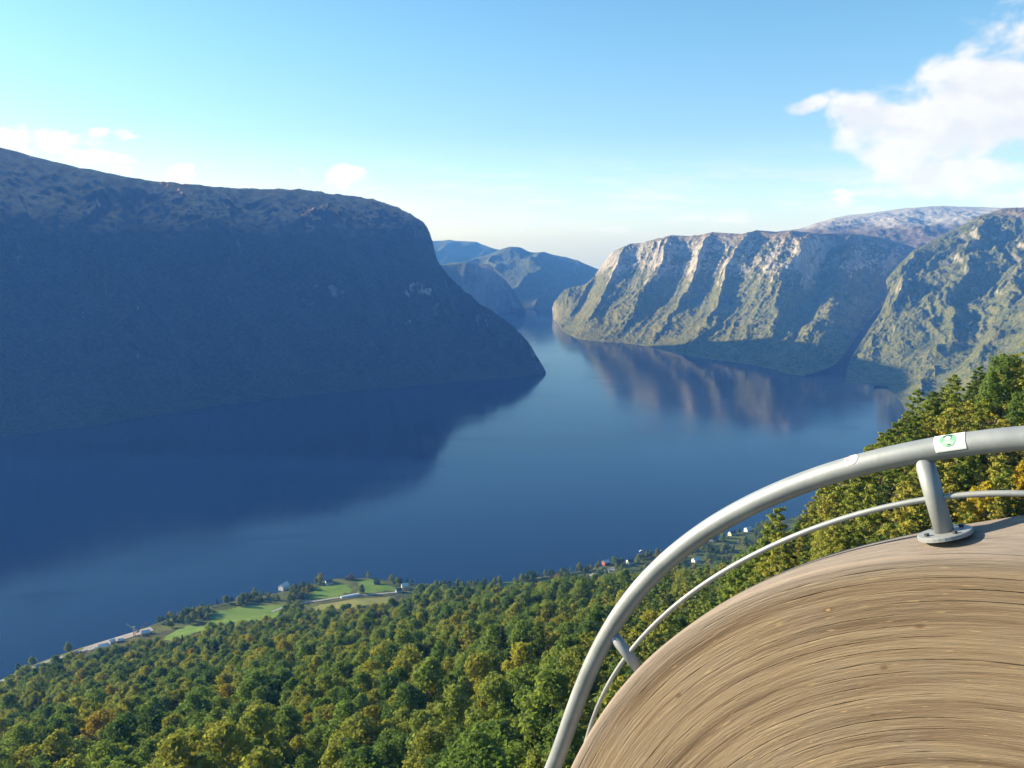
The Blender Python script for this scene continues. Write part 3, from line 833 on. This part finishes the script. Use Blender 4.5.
# the rest: one object, a geometry-node forest that copies the trees built above
ri = np.where(~indiv)[0]
me = bpy.data.meshes.new('forest')
me.vertices.add(len(ri)); me.vertices.foreach_set('co', np.stack([sx, sy, sz], -1)[ri].astype(np.float32).ravel())
for nm, arr, ty in (('kid', kid[ri].astype(np.int32), 'INT'), ('rotz', rot[ri].astype(np.float32), 'FLOAT'), ('sca', sc[ri].astype(np.float32), 'FLOAT')):
    a = me.attributes.new(nm, ty, 'POINT'); a.data.foreach_set('value', arr)
forest = link('forest', me)
tag(forest, 'mixed green and yellow woodland covering the slope down to the shore', kind='stuff')
ng = bpy.data.node_groups.new('forest_nodes', 'GeometryNodeTree')
ng.interface.new_socket('Geometry', in_out='INPUT', socket_type='NodeSocketGeometry')
ng.interface.new_socket('Geometry', in_out='OUTPUT', socket_type='NodeSocketGeometry')
gi = ng.nodes.new('NodeGroupInput'); go = ng.nodes.new('NodeGroupOutput'); jn = ng.nodes.new('GeometryNodeJoinGeometry')
def attr(nm, ty):
    a = ng.nodes.new('GeometryNodeInputNamedAttribute'); a.data_type = ty; a.inputs[0].default_value = nm; return a.outputs[0]
ak, ar, asc = attr('kid', 'INT'), attr('rotz', 'FLOAT'), attr('sca', 'FLOAT')
cx = ng.nodes.new('ShaderNodeCombineXYZ'); ng.links.new(ar, cx.inputs[2])
for k in sorted(set(kid.tolist())):
    if k not in first: continue
    cmp_ = ng.nodes.new('FunctionNodeCompare'); cmp_.data_type = 'INT'; cmp_.operation = 'EQUAL'
    ng.links.new(ak, cmp_.inputs[2]); cmp_.inputs[3].default_value = k
    oi = ng.nodes.new('GeometryNodeObjectInfo'); oi.transform_space = 'ORIGINAL'; oi.inputs[0].default_value = first[k][0]; oi.inputs[1].default_value = True
    ip = ng.nodes.new('GeometryNodeInstanceOnPoints')
    ng.links.new(gi.outputs[0], ip.inputs['Points']); ng.links.new(cmp_.outputs[0], ip.inputs['Selection'])
    ng.links.new(oi.outputs['Geometry'], ip.inputs['Instance'])
    ng.links.new(cx.outputs[0], ip.inputs['Rotation']); ng.links.new(asc, ip.inputs['Scale'])
    ng.links.new(ip.outputs[0], jn.inputs[0])
ng.links.new(jn.outputs[0], go.inputs[0])
md = forest.modifiers.new('forest', 'NODES'); md.node_group = ng

# ------------------------------------------------------------------ houses and shore things
def house(px_, py_, size, rz, wall, roof, label, name='house', cat='house', chimney=True, h=3.2, group=None):
    p = drop([px_], [py_])[0]
    L, Wd = size; k_ = 1.35 if cat != 'shed' else 1.0; L, Wd, h = L * k_, Wd * k_, h * 1.2
    r = empty(name, (p[0], p[1], p[2]), rz); tag(r, label, cat, group)
    rh = Wd * .42
    w = MB(); hx, hy = L / 2, Wd / 2
    w.add([(-hx,-hy,-2.5),(hx,-hy,-2.5),(hx,hy,-2.5),(-hx,hy,-2.5),(-hx,-hy,h),(hx,-hy,h),(hx,hy,h),(-hx,hy,h),(-hx,0,h+rh),(hx,0,h+rh)],
          [(0,3,2,1),(0,1,5,4),(2,3,7,6),(1,2,6,9,5),(3,0,4,8,7)])
    w.build('wall', M[wall], r)
    e = .45; th = .22; sl = rh / hy; rf = MB()
    for sg in (-1, 1):
        a = np.array([[-hx-e, sg*(hy+e), h-e*sl+.02],[hx+e, sg*(hy+e), h-e*sl+.02],[hx+e,0,h+rh+.02],[-hx-e,0,h+rh+.02]])
        b = a + np.array([0,0,th])
        rf.add(np.concatenate([a,b]), [(0,1,2,3),(4,5,6,7),(0,1,5,4),(1,2,6,5),(2,3,7,6),(3,0,4,7)])
    ro = rf.build('roof', M[roof], r)
    if chimney:
        cb = MB(); cb.box((hx*.3, .0, h+rh+.5), (.7,.7,1.6)); cb.build('chimney', M['brown_wall'], ro)
    for k in (-.55, 0, .55):
        for sg in (-1, 1):
            f = MB(); f.box((k*hx, sg*(hy+.03), h*.55), (1.2,.12,1.3)); f.build('window', M['window_glass'], r)
    d = MB(); d.box((hx*.28, -(hy+.04), 1.0), (1.0,.14,2.0)); d.build('door', M['brown_wall'], r)
    return r
house(284, 589, (13, 9), 1.1, 'white_wall', 'light_roof', 'largest white farmhouse at the left end of the shore farm', h=6)
house(329, 584, (9, 7), .5, 'white_wall', 'dark_roof', 'small white gabled house between two green fields', h=4)
house(350, 579.5, (11, 7), 1.3, 'brown_wall', 'red_roof', 'brown house with a pale gable on the wooded point', h=4.5)
house(377, 584, (8, 6), .2, 'brown_wall', 'dark_roof', 'low dark cabin among bushes right of the point', h=3)
house(405, 589, (9, 8), .3, 'cream_wall', 'light_roof', 'cream house at the right end of the shore road', h=6)
house(399, 592, (8, 6), .3, 'white_wall', 'dark_roof', 'white cottage with dark roof in front of the cream house', h=3.5)
house(606, 564.5, (10, 8), .5, 'red_wall', 'light_roof', 'pinkish house with pale roof beside the gravel shore track', h=4.5)
house(630, 563.5, (10, 8), .4, 'white_wall', 'dark_roof', 'white house on the shore just left of the handrail', h=4.5)
house(447, 588, (9, 7), .4, 'brown_wall', 'dark_roof', 'dark boathouse at the waterline behind the forest edge', 'boathouse', 'boathouse', h=3)
for (a, b, wl, rf_, lb) in [(696,562,'white_wall','light_roof','small white house in the trees just below the handrail'),
                         (714,541,'white_wall','dark_roof','white shore house with dark roof seen under the handrail'),
                         (732,535,'cream_wall','dark_roof','cream shore house seen under the handrail'),
                         (748,531,'white_wall','light_roof','pale roofed shore house farthest along the bay'),
                         (680,563,'brown_wall','dark_roof','brown hut beside the white house under the handrail')]:
    house(a, b, (11, 8), .5, wl, rf_, lb, h=4.5)
# long white tunnel roof by the road
p = drop([350], [596.5])[0]; q = drop([341], [598.2])[0]; q2 = drop([359], [595])[0]
ang = math.atan2(q2[1]-q[1], q2[0]-q[0]); Lg = np.linalg.norm(q2[:2]-q[:2])
r = empty('polytunnel', (p[0], p[1], p[2]), ang); tag(r, 'long white arched polytunnel beside the shore road', 'polytunnel')
mb = MB(); na = 10; arc = [(4*math.cos(math.pi*k/na), 3.6*math.sin(math.pi*k/na)) for k in range(na+1)]
V = [(-Lg/2, y, z) for y, z in arc] + [(Lg/2, y, z) for y, z in arc]
Fs = [(k, k+1, na+2+k, na+1+k) for k in range(na)] + [tuple(range(na, -1, -1)), tuple(range(na+1, 2*na+2))]
mb.add(V, Fs); mb.build('cover', M['white_wall'], r)
for kx in (-.5, -.17, .17, .5):
    hb = MB(); hb.tube([(kx*Lg, 4.05*math.cos(math.pi*k/12), 3.66*math.sin(math.pi*k/12)) for k in range(13)], .12, 6); hb.build('hoop', M['pale_steel'], r)
mb = MB(); mb.box((-Lg/2-.05, 0, 1.2), (.12, 2.4, 2.4)); mb.build('door', M['light_roof'], r)

# loading crane and sheds on the quay
p = drop([134.5], [636])[0]
r = empty('loading_crane', tuple(p), .5); tag(r, 'pinkish steel loading crane with two raised booms on the quay', 'crane')
mb = MB()
for dx in (-1.3, 1.3):
    for dy in (-1.3, 1.3):
        mb.tube([(dx, dy, -2), (dx*.7, dy*.7, 16)], .5, 6)
for z in (3, 7, 11, 15):
    for a, b in (((-1,-1),(1,-1)),((1,-1),(1,1)),((1,1),(-1,1)),((-1,1),(-1,-1))):
        k = 1.25 - z*.02
        mb.tube([(a[0]*k, a[1]*k, z), (b[0]*k, b[1]*k, z+2.5 if z < 14 else z)], .18, 5)
mb.box((0,0,16.2), (3,3,.5)); mb.build('mast', M['rusty_steel'], r)
def boom(p0, p1, nm, mat):
    p0 = np.array(p0, float); p1 = np.array(p1, float); d = p1 - p0; L = np.linalg.norm(d); d /= L
    sd_ = np.cross(d, (0,0,1)); sd_ /= np.linalg.norm(sd_); up = np.cross(sd_, d); b = MB()
    cs = [sd_*.8 - up*.7, -sd_*.8 - up*.7, up*.8]
    for c in cs: b.tube([p0 + c, p1 + c*.5], .5, 6)
    for k in range(9):
        t0, t1 = k/9, (k+1)/9
        for i in range(3):
            c0, c1 = cs[i], cs[(i+1) % 3]
            b.tube([p0 + d*L*t0 + c0*(1-.5*t0), p0 + d*L*t1 + c1*(1-.5*t1)], .25, 5)
    return b.build(nm, mat, r)
boom((8, -2, 6), (-10, 3, 22), 'boom', M['pale_steel'])
boom((3, 0, 5), (20, 4, 18), 'boom', M['rusty_steel'])
mb = MB(); mb.box((.2, -1.6, 13.5), (2.2, 1.6, 2.2)); mb.build('cab', M['white_wall'], r)
for a, b, sz_, rz, wl, lb in [(104,648,(16,9),.5,'white_wall','largest white quay shed, left of the loading crane'),(112,643,(9,7),.9,'white_wall','small white quay shed nearest the water'),
                            (121,642,(8,6),.3,'brown_wall','low brown quay shed between white shed and crane'),(146,634,(13,8),.4,'cream_wall','cream quay shed right of the loading crane'),(98,651,(8,6),.2,'cream_wall','small cream quay shed at the end of the shore road')]:
    house(a, b, sz_, rz, wl, 'light_roof', lb, 'shed', 'shed', False, 3.2)

def boat(px_, py_, L, rz, label):
    p = on_water(np.array(px_), np.array(py_), .0); r = empty('motorboat', tuple(p), rz); tag(r, label, 'boat')
    xs = np.linspace(-.5, .5, 9); mb = MB(); V = []
    for x in xs:
        w = (.17 if x < .1 else .17*(1-((x-.1)/.4)**2)) + .004
        for yy, z in ((-w, .11), (-w*.75, -.03), (0, -.06), (w*.75, -.03), (w, .11)): V.append((x*L, yy*L, z*L))
    Fs = [(i*5+k, (i+1)*5+k, (i+1)*5+k+1, i*5+k+1) for i in range(8) for k in range(4)] + [(0,1,2,3,4)] + [(i*5+4, (i+1)*5+4, (i+1)*5, i*5) for i in range(8)]
    mb.add(V, Fs); mb.build('hull', M['hull'], r)
    c = MB(); c.box((-.05*L, 0, .19*L), (.34*L, .2*L, .16*L)); cb = c.build('cabin', M['white_wall'], r)
    c = MB(); c.box((.128*L, 0, .20*L), (.012*L, .17*L, .08*L)); c.build('windscreen', M['window_glass'], cb)
boat(641, 551, 9, .6, 'tiny white motorboat on the water left of the handrail')
boat(300.5, 585.5, 6, .4, 'small white motorboat moored off the farmhouse')

# ------------------------------------------------------------------ parapet and railing
PSI = math.radians(40)
Dv = np.array([-math.cos(PSI), math.sin(PSI), 0.0]); Nv = np.array([-math.sin(PSI), -math.cos(PSI), 0.0]); Zv = np.array([0, 0, 1.0])
O = CAM + ray(1024, 438) * 2.2
THK = .20
def to_plane(pts, off):
    pts = np.array(pts, float); R = ray(pts[:, 0], pts[:, 1])
    t = ((O - CAM + Nv * off) @ Nv) / (R @ Nv)
    Wd = CAM + R * t[:, None] - O
    return np.stack([Wd @ Dv, Wd[:, 2]], -1)
def smooth_curve(Q, deg, ext0, ext1, n=140):
    """Q (m,2) plane points -> dense smooth curve, run on by ext0/ext1 metres at the ends"""
    s = np.concatenate([[0], np.cumsum(np.linalg.norm(np.diff(Q, axis=0), axis=1))])
    cx_ = np.polyfit(s, Q[:, 0], deg); cz_ = np.polyfit(s, Q[:, 1], deg)
    t = np.linspace(0, s[-1], n); C = np.stack([np.polyval(cx_, t), np.polyval(cz_, t)], -1)
    def extend(C, ext, end):
        if end == 0: C = C[::-1]
        k = 16; st = np.linalg.norm(C[-1] - C[-2]); 
        a1 = math.atan2(*(C[-1] - C[-2])[::-1]); a0 = math.atan2(*(C[-k] - C[-k-1])[::-1])
        dk = (a1 - a0) / (k * st); out = [C[-1]]; a = a1; L = 0
        while L < ext:
            a += dk * .02 * .6; L += .02; out.append(out[-1] + .02 * np.array([math.cos(a), math.sin(a)]))
        C = np.concatenate([C, out[1:]])
        return C[::-1] if end == 0 else C
    C = extend(C, ext0, 0); C = extend(C, ext1, 1)
    return C
RAILPX = [(1024,438),(970,444.5),(900,454.5),(862,464),(800,485),(737,513),(690,541),(650,577),(612,628),(582,689),(565,735),(553,768)]
LOWPX = [(1024,493),(985,494.5),(941,498),(904,503),(860,512.5),(800,534),(762,552),(709,580),(678,604),(637,643),(612,678),(602,698),(590,728)]
FRPX = [(1024,556),(975,554.5),(925,555),(861,562),(800,575),(764,587),(700,619),(640,666),(600,715),(570,768)]
BKPX = [(1024,515.5),(990,519.5),(919,533.5),(854,547),(800,564),(764,580),(700,612),(640,660),(600,710),(570,764)]
railC = smooth_curve(to_plane(RAILPX, 0), 5, 1.1, .9)
lowC = smooth_curve(to_plane(LOWPX, 0), 5, 1.1, .9)
frC = smooth_curve(to_plane(FRPX, THK / 2), 4, 1.1, .9, 160)
bk0 = to_plane(BKPX, -THK / 2)
fr0 = to_plane(FRPX, THK / 2)
# the far edge leaves the near one only where the top can be seen; further down they run parallel
bkA = bk0[:6]
bkB = fr0[6:] + np.array([-.004, -.004])
bkC = smooth_curve(np.concatenate([bkA, bkB]), 4, 1.1, .9, 160)
def w3(C, off): return O + C[:, :1] * Dv + C[:, 1:2] * Zv + Nv * off
def inward(C):
    T = np.gradient(C, axis=0); T /= np.linalg.norm(T, axis=1)[:, None]
    return np.stack([-T[:, 1], T[:, 0]], -1) * np.sign((-T[:1, 1] * 0 + T[:1, 0])) if False else np.stack([T[:, 1], -T[:, 0]], -1)
def resample(C, n):
    s = np.concatenate([[0], np.cumsum(np.linalg.norm(np.diff(C, axis=0), axis=1))]); t = np.linspace(0, s[-1], n)
    return np.stack([np.interp(t, s, C[:, 0]), np.interp(t, s, C[:, 1])], -1), t
frR, frS = resample(frC, 260); bkR, _ = resample(bkC, 260)
inn = inward(frR)
if (inn[130] @ np.array([0, -1])) < 0: inn = -inn
depths = np.concatenate([[0, .004, .012], np.linspace(.03, 1.05, 52)])
lens = (depths[None, :, None] * inn[:, None, :])
face2 = frR[:, None, :] + lens
roundo = np.where(depths < .012, (1 - depths / .012) ** 2 * .008, 0)     # eased arris
FACE = O + face2[..., :1] * Dv + face2[..., 1:] * Zv + Nv * (THK / 2 - roundo[None, :, None])
parapet = empty('timber_parapet', tuple(O + Dv * .3 + Zv * -1.2)); tag(parapet, 'curved laminated timber parapet wall of the viewing platform', 'parapet')
def uv_grid(o, U, Vv):
    me = o.data; uvl = me.uv_layers.new(name='UVMap')
    vi = np.empty(len(me.loops), np.int32); me.loops.foreach_get('vertex_index', vi)
    uvl.data.foreach_set('uv', np.stack([U.ravel()[vi], Vv.ravel()[vi]], -1).astype(np.float32).ravel())
base = np.array(parapet.location)
def part_grid(name, P, mat, parent, U, Vv):
    o = link(name, grid_mesh(name, P - base), mat, parent); uv_grid(o, U, Vv); return o
Ug = frS[:, None] + 0 * depths[None]; Vg = depths[None] + 0 * frS[:, None]
# wall body: near face, bottom edge, far face
bin_ = inward(bkR)
if (bin_[130] @ np.array([0, -1])) < 0: bin_ = -bin_
dB = np.linspace(1.05, 0.0, 12)
bface2 = bkR[:, None, :] + dB[None, :, None] * bin_[:, None, :]
BFACE = O + bface2[..., :1] * Dv + bface2[..., 1:] * Zv - Nv * (THK / 2)
Pall = np.concatenate([FACE, BFACE], 1); Uall = np.concatenate([Ug, frS[:, None] + 0 * dB[None]], 1); Vall = np.concatenate([Vg, dB[None] + 3 + 0 * frS[:, None]], 1)
part_grid('wall', Pall, M['timber'], parapet, Uall, Vall)
# top strip between the two edges
tt = np.linspace(0, 1, 9)
A3 = w3(frR, THK / 2 - .008); B3 = w3(bkR, -THK / 2)
TOP = A3[:, None] * (1 - tt[None, :, None]) + B3[:, None] * tt[None, :, None]
TOP[..., 2] += .004 * np.sin(np.pi * tt)[None]
part_grid('top_board', TOP, M['timber_top'], parapet, frS[:, None] + 0 * tt[None], .35 + tt[None] * THK + 0 * frS[:, None])

railing = empty('railing', tuple(O)); tag(railing, 'curved galvanised steel railing bolted on top of the timber parapet', 'railing')
rb = np.array(railing.location)
RR = .0333
mb = MB(); mb.tube(w3(railC, 0) - rb, RR, 28); hr = mb.build('handrail', M['steel'], railing, True)
mb = MB(); mb.tube(w3(lowC, 0) - rb, .0088, 14); mb.build('lower_rail', M['steel'], railing, True)
def plane3(pt, off=0): return O + pt[0] * Dv + pt[1] * Zv + off * Nv
def post(top_px, bot_px, rad, base_r):
    a, b = to_plane([top_px, bot_px], 0)
    # lengthen into the handrail
    A = plane3(a); B = plane3(b); d = (A - B) / np.linalg.norm(A - B)
    mb = MB(); mb.tube([B - rb, (A + B) / 2 - rb, A + d * .012 - rb], rad, 22)
    po = mb.build('post', M['steel'], railing, True)
    ax = d; e1 = np.cross(ax, Nv); e1 /= np.linalg.norm(e1); e2 = np.cross(ax, e1)
    mb = MB(); n = 28
    for (r0, z0, r1, z1) in ((base_r, -.006, base_r, .004), (base_r, .004, base_r - .003, .006)):
        V = [B + e1*r0*math.cos(2*math.pi*k/n) + e2*r0*math.sin(2*math.pi*k/n) + ax*z0 - rb for k in range(n)] + [B + e1*r1*math.cos(2*math.pi*k/n) + e2*r1*math.sin(2*math.pi*k/n) + ax*z1 - rb for k in range(n)]
        mb.add(V, [(k, (k+1) % n, n+(k+1) % n, n+k) for k in range(n)] + [tuple(range(n, 2*n))])
    mb.build('base_plate', M['steel'], po)
    for k in range(4):
        a_ = math.pi/4 + k*math.pi/2; c = B + (e1*math.cos(a_) + e2*math.sin(a_))*base_r*.72
        mb = MB(); mb.tube([c + ax*.005 - rb, c + ax*.014 - rb], .0075, 6); mb.build('bolt', M['bolt_steel'], po)
post((923.5, 459), (945, 533.5), .0265, .073)
post((609, 629), (641, 672), .0215, .066)

# stickers on the handrail
def sticker(px_, py_, half_len, half_wid, mats):
    q = to_plane([(px_, py_)], 0)[0]
    i = int(np.argmin(np.linalg.norm(railC - q, axis=1)))
    T2 = railC[i+1] - railC[i-1]; T2 /= np.linalg.norm(T2); ax = T2[0]*Dv + T2[1]*Zv; c = plane3(railC[i])
    view = CAM - c; view -= ax*(view @ ax); view /= np.linalg.norm(view)
    # turn round the tube until the sticker centre shows where the photo has it
    best = None
    for i2 in range(i - 14, i + 15):
        c2 = plane3(railC[i2])
        for a in np.linspace(-1.2, 1.2, 97):
            sd_ = np.cross(ax, view); nn = view*math.cos(a) + sd_*math.sin(a)
            x_, y_, _f = project(c2 + nn*RR); e = (y_-py_)**2 + (x_-px_)**2
            if best is None or e < best[0]: best = (e, nn, c2)
    nn = best[1]; c = best[2]; side = np.cross(ax, nn)
    if side[2] < 0: side = -side
    if (ax @ np.array([1., 0, 0])) < 0: ax = -ax
    root = None
    def onto(lx, ly, lift):
        a = ly / RR
        return c + ax*lx + (nn*math.cos(a) + side*math.sin(a))*(RR + lift) - rb
    for (mn, poly, lift) in mats:
        mb = MB(); cx_ = np.mean([p_[0] for p_ in poly]); cy_ = np.mean([p_[1] for p_ in poly]); n_ = len(poly); kr = 8
        V = [onto(cx_, cy_, lift)]
        for r_ in range(1, kr + 1):
            V += [onto(cx_ + (lx - cx_)*r_/kr, cy_ + (ly - cy_)*r_/kr, lift) for lx, ly in poly]
        Fs = [(0, 1 + k, 1 + (k + 1) % n_) for k in range(n_)]
        for r_ in range(kr - 1):
            Fs += [(1 + r_*n_ + k, 1 + r_*n_ + (k+1) % n_, 1 + (r_+1)*n_ + (k+1) % n_, 1 + (r_+1)*n_ + k) for k in range(n_)]
        mb.add(V, Fs)
        o = mb.build('sticker' if root is None else 'sticker_print', M[mn], hr); 
        if root is None: root = o
    return root
def rect(x0, x1, y0, y1, k=10):
    P_ = [(x0 + (x1-x0)*i/k, y0) for i in range(k)] + [(x1, y0 + (y1-y0)*i/k) for i in range(k)] + [(x1 - (x1-x0)*i/k, y1) for i in range(k)] + [(x0, y1 - (y1-y0)*i/k) for i in range(k)]
    return P_
def ell(cx_, cy_, a, b, k=28, w=0): return [(cx_ + a*math.cos(2*math.pi*i/k)*(1+w*math.sin(5*2*math.pi*i/k)), cy_ + b*math.sin(2*math.pi*i/k)) for i in range(k)]
def strip(poly_rows): return poly_rows
def sticker_rect(px_, py_, hl, hw):
    q = to_plane([(px_, py_)], 0)[0]
s1 = sticker(950.5, 441.5, .041, .026, [
    ('sticker_white', rect(-.040, .040, -.026, .030), .0012),
    ('sticker_green', ell(-.003, .006, .0215, .0205), .0018),
    ('sticker_mint', ell(-.003, -.004, .0165, .0085), .0022),
    ('sticker_dark', ell(-.004, .0165, .0120, .0062, w=.12), .0026),
    ('sticker_white', ell(-.003, .0095, .0080, .0062), .0032),
    ('sticker_dark', ell(-.002, -.009, .0060, .0014), .0028)])
s2 = sticker(850, 459, .02, .02, [('sticker_white', ell(0, 0, .021, .019), .0012), ('sticker_red', ell(-.007, .004, .009, .011, w=.2), .0018), ('sticker_white', ell(-.004, .002, .006, .006), .0024)])

# ------------------------------------------------------------------ air
def haze():
    mb = MB(); x0, x1, y0, y1, z0, z1 = -9300, 9300, -1000, 14700, -5, 1540
    mb.box(((x0+x1)/2, (y0+y1)/2, (z0+z1)/2), (x1-x0, y1-y0, z1-z0))
    k = NT('fjord_haze'); v = k.n('ShaderNodeVolumePrincipled')
    v.inputs['Color'].default_value = (.11, .34, 1.0, 1); v.inputs['Density'].default_value = 6.0e-5; v.inputs['Absorption Color'].default_value = (1, 1, 1, 1)
    v.inputs['Anisotropy'].default_value = .0
    k.t.links.new(v.outputs[0], k.out.inputs['Volume'])
    o = mb.build('haze', k.m); tag(o, 'blue haze filling the air over the fjord', kind='stuff')
haze()

# ------------------------------------------------------------------ sky and sun
SUN_EL = math.radians(16.6); SAZ = np.array([-.945, .327]); SAZ /= np.linalg.norm(SAZ)
w = bpy.data.worlds.new('World'); S.world = w; w.use_nodes = True
nt = w.node_tree; nt.nodes.clear()
class WT(NT):
    def __init__(s, t): s.t = t
k = WT(nt)
sky = k.n('ShaderNodeTexSky', sky_type='NISHITA', sun_disc=False)
sky.sun_elevation = SUN_EL; sky.sun_rotation = math.atan2(SAZ[0], SAZ[1]) % (2 * math.pi)
sky.altitude = 0; sky.air_density = 1.0; sky.dust_density = .35; sky.ozone_density = 1.6
dirv = k.n('ShaderNodeTexCoord').outputs['Generated']
sp = k.n('ShaderNodeSeparateXYZ', i_0=dirv)
az = k.math('ARCTAN2', sp.outputs[0], sp.outputs[1]); el = k.math('ARCSINE', sp.outputs[2])
cv = k.n('ShaderNodeCombineXYZ', i_0=az, i_1=el).outputs[0]
def cloud_mask(specs):
    tot = None
    for (a, e, ra, re, tilt) in specs:
        da = k.math('SUBTRACT', az, a); de = k.math('SUBTRACT', el, k.math('MULTIPLY_ADD', da, tilt, e))
        q = k.math('ADD', k.math('POWER', k.math('DIVIDE', da, ra), 2.0), k.math('POWER', k.math('DIVIDE', de, re), 2.0))
        g = k.math('SUBTRACT', 1.0, q)
        tot = g if tot is None else k.math('MAXIMUM', tot, g)
    return tot
def ae(x, y):
    d = ray(x, y); return math.atan2(d[0], d[1]), math.asin(d[2] / np.linalg.norm(d))
def spec(x, y, rx, ry, tilt=0):
    a, e = ae(x, y); return (a, e, rx / F * .85, ry / F * .95, tilt)
big = [spec(1005,75,105,52,.30), spec(890,118,68,34,.1), spec(965,172,88,20,.05), spec(990,132,110,40,.1), spec(803,108,24,9,.2), spec(1100,90,120,90,0), spec(905,150,55,20,0)]
small = [spec(20,140,75,14,-.02), spec(105,160,36,12,-.1), spec(180,176,20,12,0), spec(340,178,37,15,0), spec(840,197,18,10,0), spec(-80,130,70,26,0),spec(112,137,30,8,0)]
def density(vec, off=None):
    v_ = vec
    if off is not None:
        ad = k.n('ShaderNodeVectorMath', operation='ADD'); k.set(ad.inputs[0], vec); ad.inputs[1].default_value = off; v_ = ad.outputs[0]
    n1 = k.noise(k.scale(v_, (1, 1.45, 1)), 13, 9, .56, .25)
    return n1
nA = density(cv); nB = density(cv, (-.020, .016, 0))
mb_ = cloud_mask(big); ms_ = cloud_mask(small)
db = k.math('ADD', k.math('MULTIPLY', k.math('MAXIMUM', mb_, -1.5), .42), k.math('MULTIPLY', k.math('SUBTRACT', nA, .5), 2.3))
ds = k.math('ADD', k.math('MULTIPLY', k.math('MAXIMUM', ms_, -1.5), .42), k.math('MULTIPLY', k.math('SUBTRACT', k.noise(k.scale(cv, (1, 1.6, 1)), 34, 7, .58, .2), .5), 2.2))
fb = k.math('MULTIPLY', k.smoothstep(db, -.16, .36), .97)
fs = k.math('MULTIPLY', k.smoothstep(ds, .0, .36), .95)
# veil of thin cloud low over the far mountains
veil = k.math('MULTIPLY', k.smoothstep(k.noise(k.scale(cv, (1, 7, 1)), 9, 6, .6), .44, .66), k.math('MULTIPLY', k.smoothstep(el, .115, .03), k.smoothstep(el, -.01, .02)))
fac = k.math('MAXIMUM', k.math('MAXIMUM', fb, fs), k.math('MULTIPLY', veil, .65))
relief = k.math('ADD', .5, k.math('MULTIPLY', k.math('SUBTRACT', nA, nB), 6.5), clamp=True)
under = k.smoothstep(db, .15, 1.0)
lit = k.math('SUBTRACT', k.math('ADD', .68, k.math('MULTIPLY', relief, .36)), k.math('MULTIPLY', under, .34))
cc = k.mix(lit, (2.6,2.8,3.15), (4.4,4.4,4.4))
CLOUD = cc
skyc = sky.outputs[0]
hs = k.n('ShaderNodeHueSaturation', i_Saturation=1.0, i_Value=1.0); k.set(hs.inputs['Color'], skyc)
tint = k.ramp(k.smoothstep(el, .0, .42), [(0,(.70,.86,1.20)), (.2,(.60,.77,.98)), (.5,(.58,.83,.97)), (1,(.51,.81,.97))])
cc = k.mix(k.math('MAXIMUM', fs, k.math('MULTIPLY', veil, .6)), cc, (4.5, 4.5, 4.55))
col = k.mix(fac, k.mix(1.0, hs.outputs[0], tint, 'MULTIPLY'), cc)
bg = k.n('ShaderNodeBackground'); k.set(bg.inputs[0], col); bg.inputs[1].default_value = .103
wo = k.n('ShaderNodeOutputWorld'); nt.links.new(bg.outputs[0], wo.inputs[0])

sl = bpy.data.lights.new('sun', 'SUN'); sl.energy = 5.0; sl.angle = math.radians(.53); sl.color = (1.0, .90, .77)
so = bpy.data.objects.new('sun', sl); COL.objects.link(so)
from mathutils import Vector
ldir = Vector((-SAZ[0] * math.cos(SUN_EL), -SAZ[1] * math.cos(SUN_EL), -math.sin(SUN_EL)))
so.rotation_euler = ldir.to_track_quat('-Z', 'Y').to_euler(); so.location = (-300, -50, 900)

cam = bpy.data.cameras.new('camera'); cam.sensor_width = 17.3; cam.lens = 17.3 * F / 1024; cam.clip_start = .05; cam.clip_end = 60000
co = bpy.data.objects.new('camera', cam); COL.objects.link(co); co.location = tuple(CAM); co.rotation_euler = (math.pi / 2 - PITCH, 0, 0)
S.camera = co
S.view_settings.view_transform = 'Standard'; S.view_settings.look = 'None'; S.view_settings.exposure = 1.15; S.view_settings.gamma = 1.0
S.view_settings.use_curve_mapping = False
cy = S.cycles
cy.max_bounces = 6; cy.diffuse_bounces = 2; cy.glossy_bounces = 2; cy.transmission_bounces = 3; cy.volume_bounces = 1; cy.transparent_max_bounces = 4
cy.use_denoising = True; cy.sample_clamp_indirect = 4.0
cy.caustics_reflective = False; cy.caustics_refractive = False
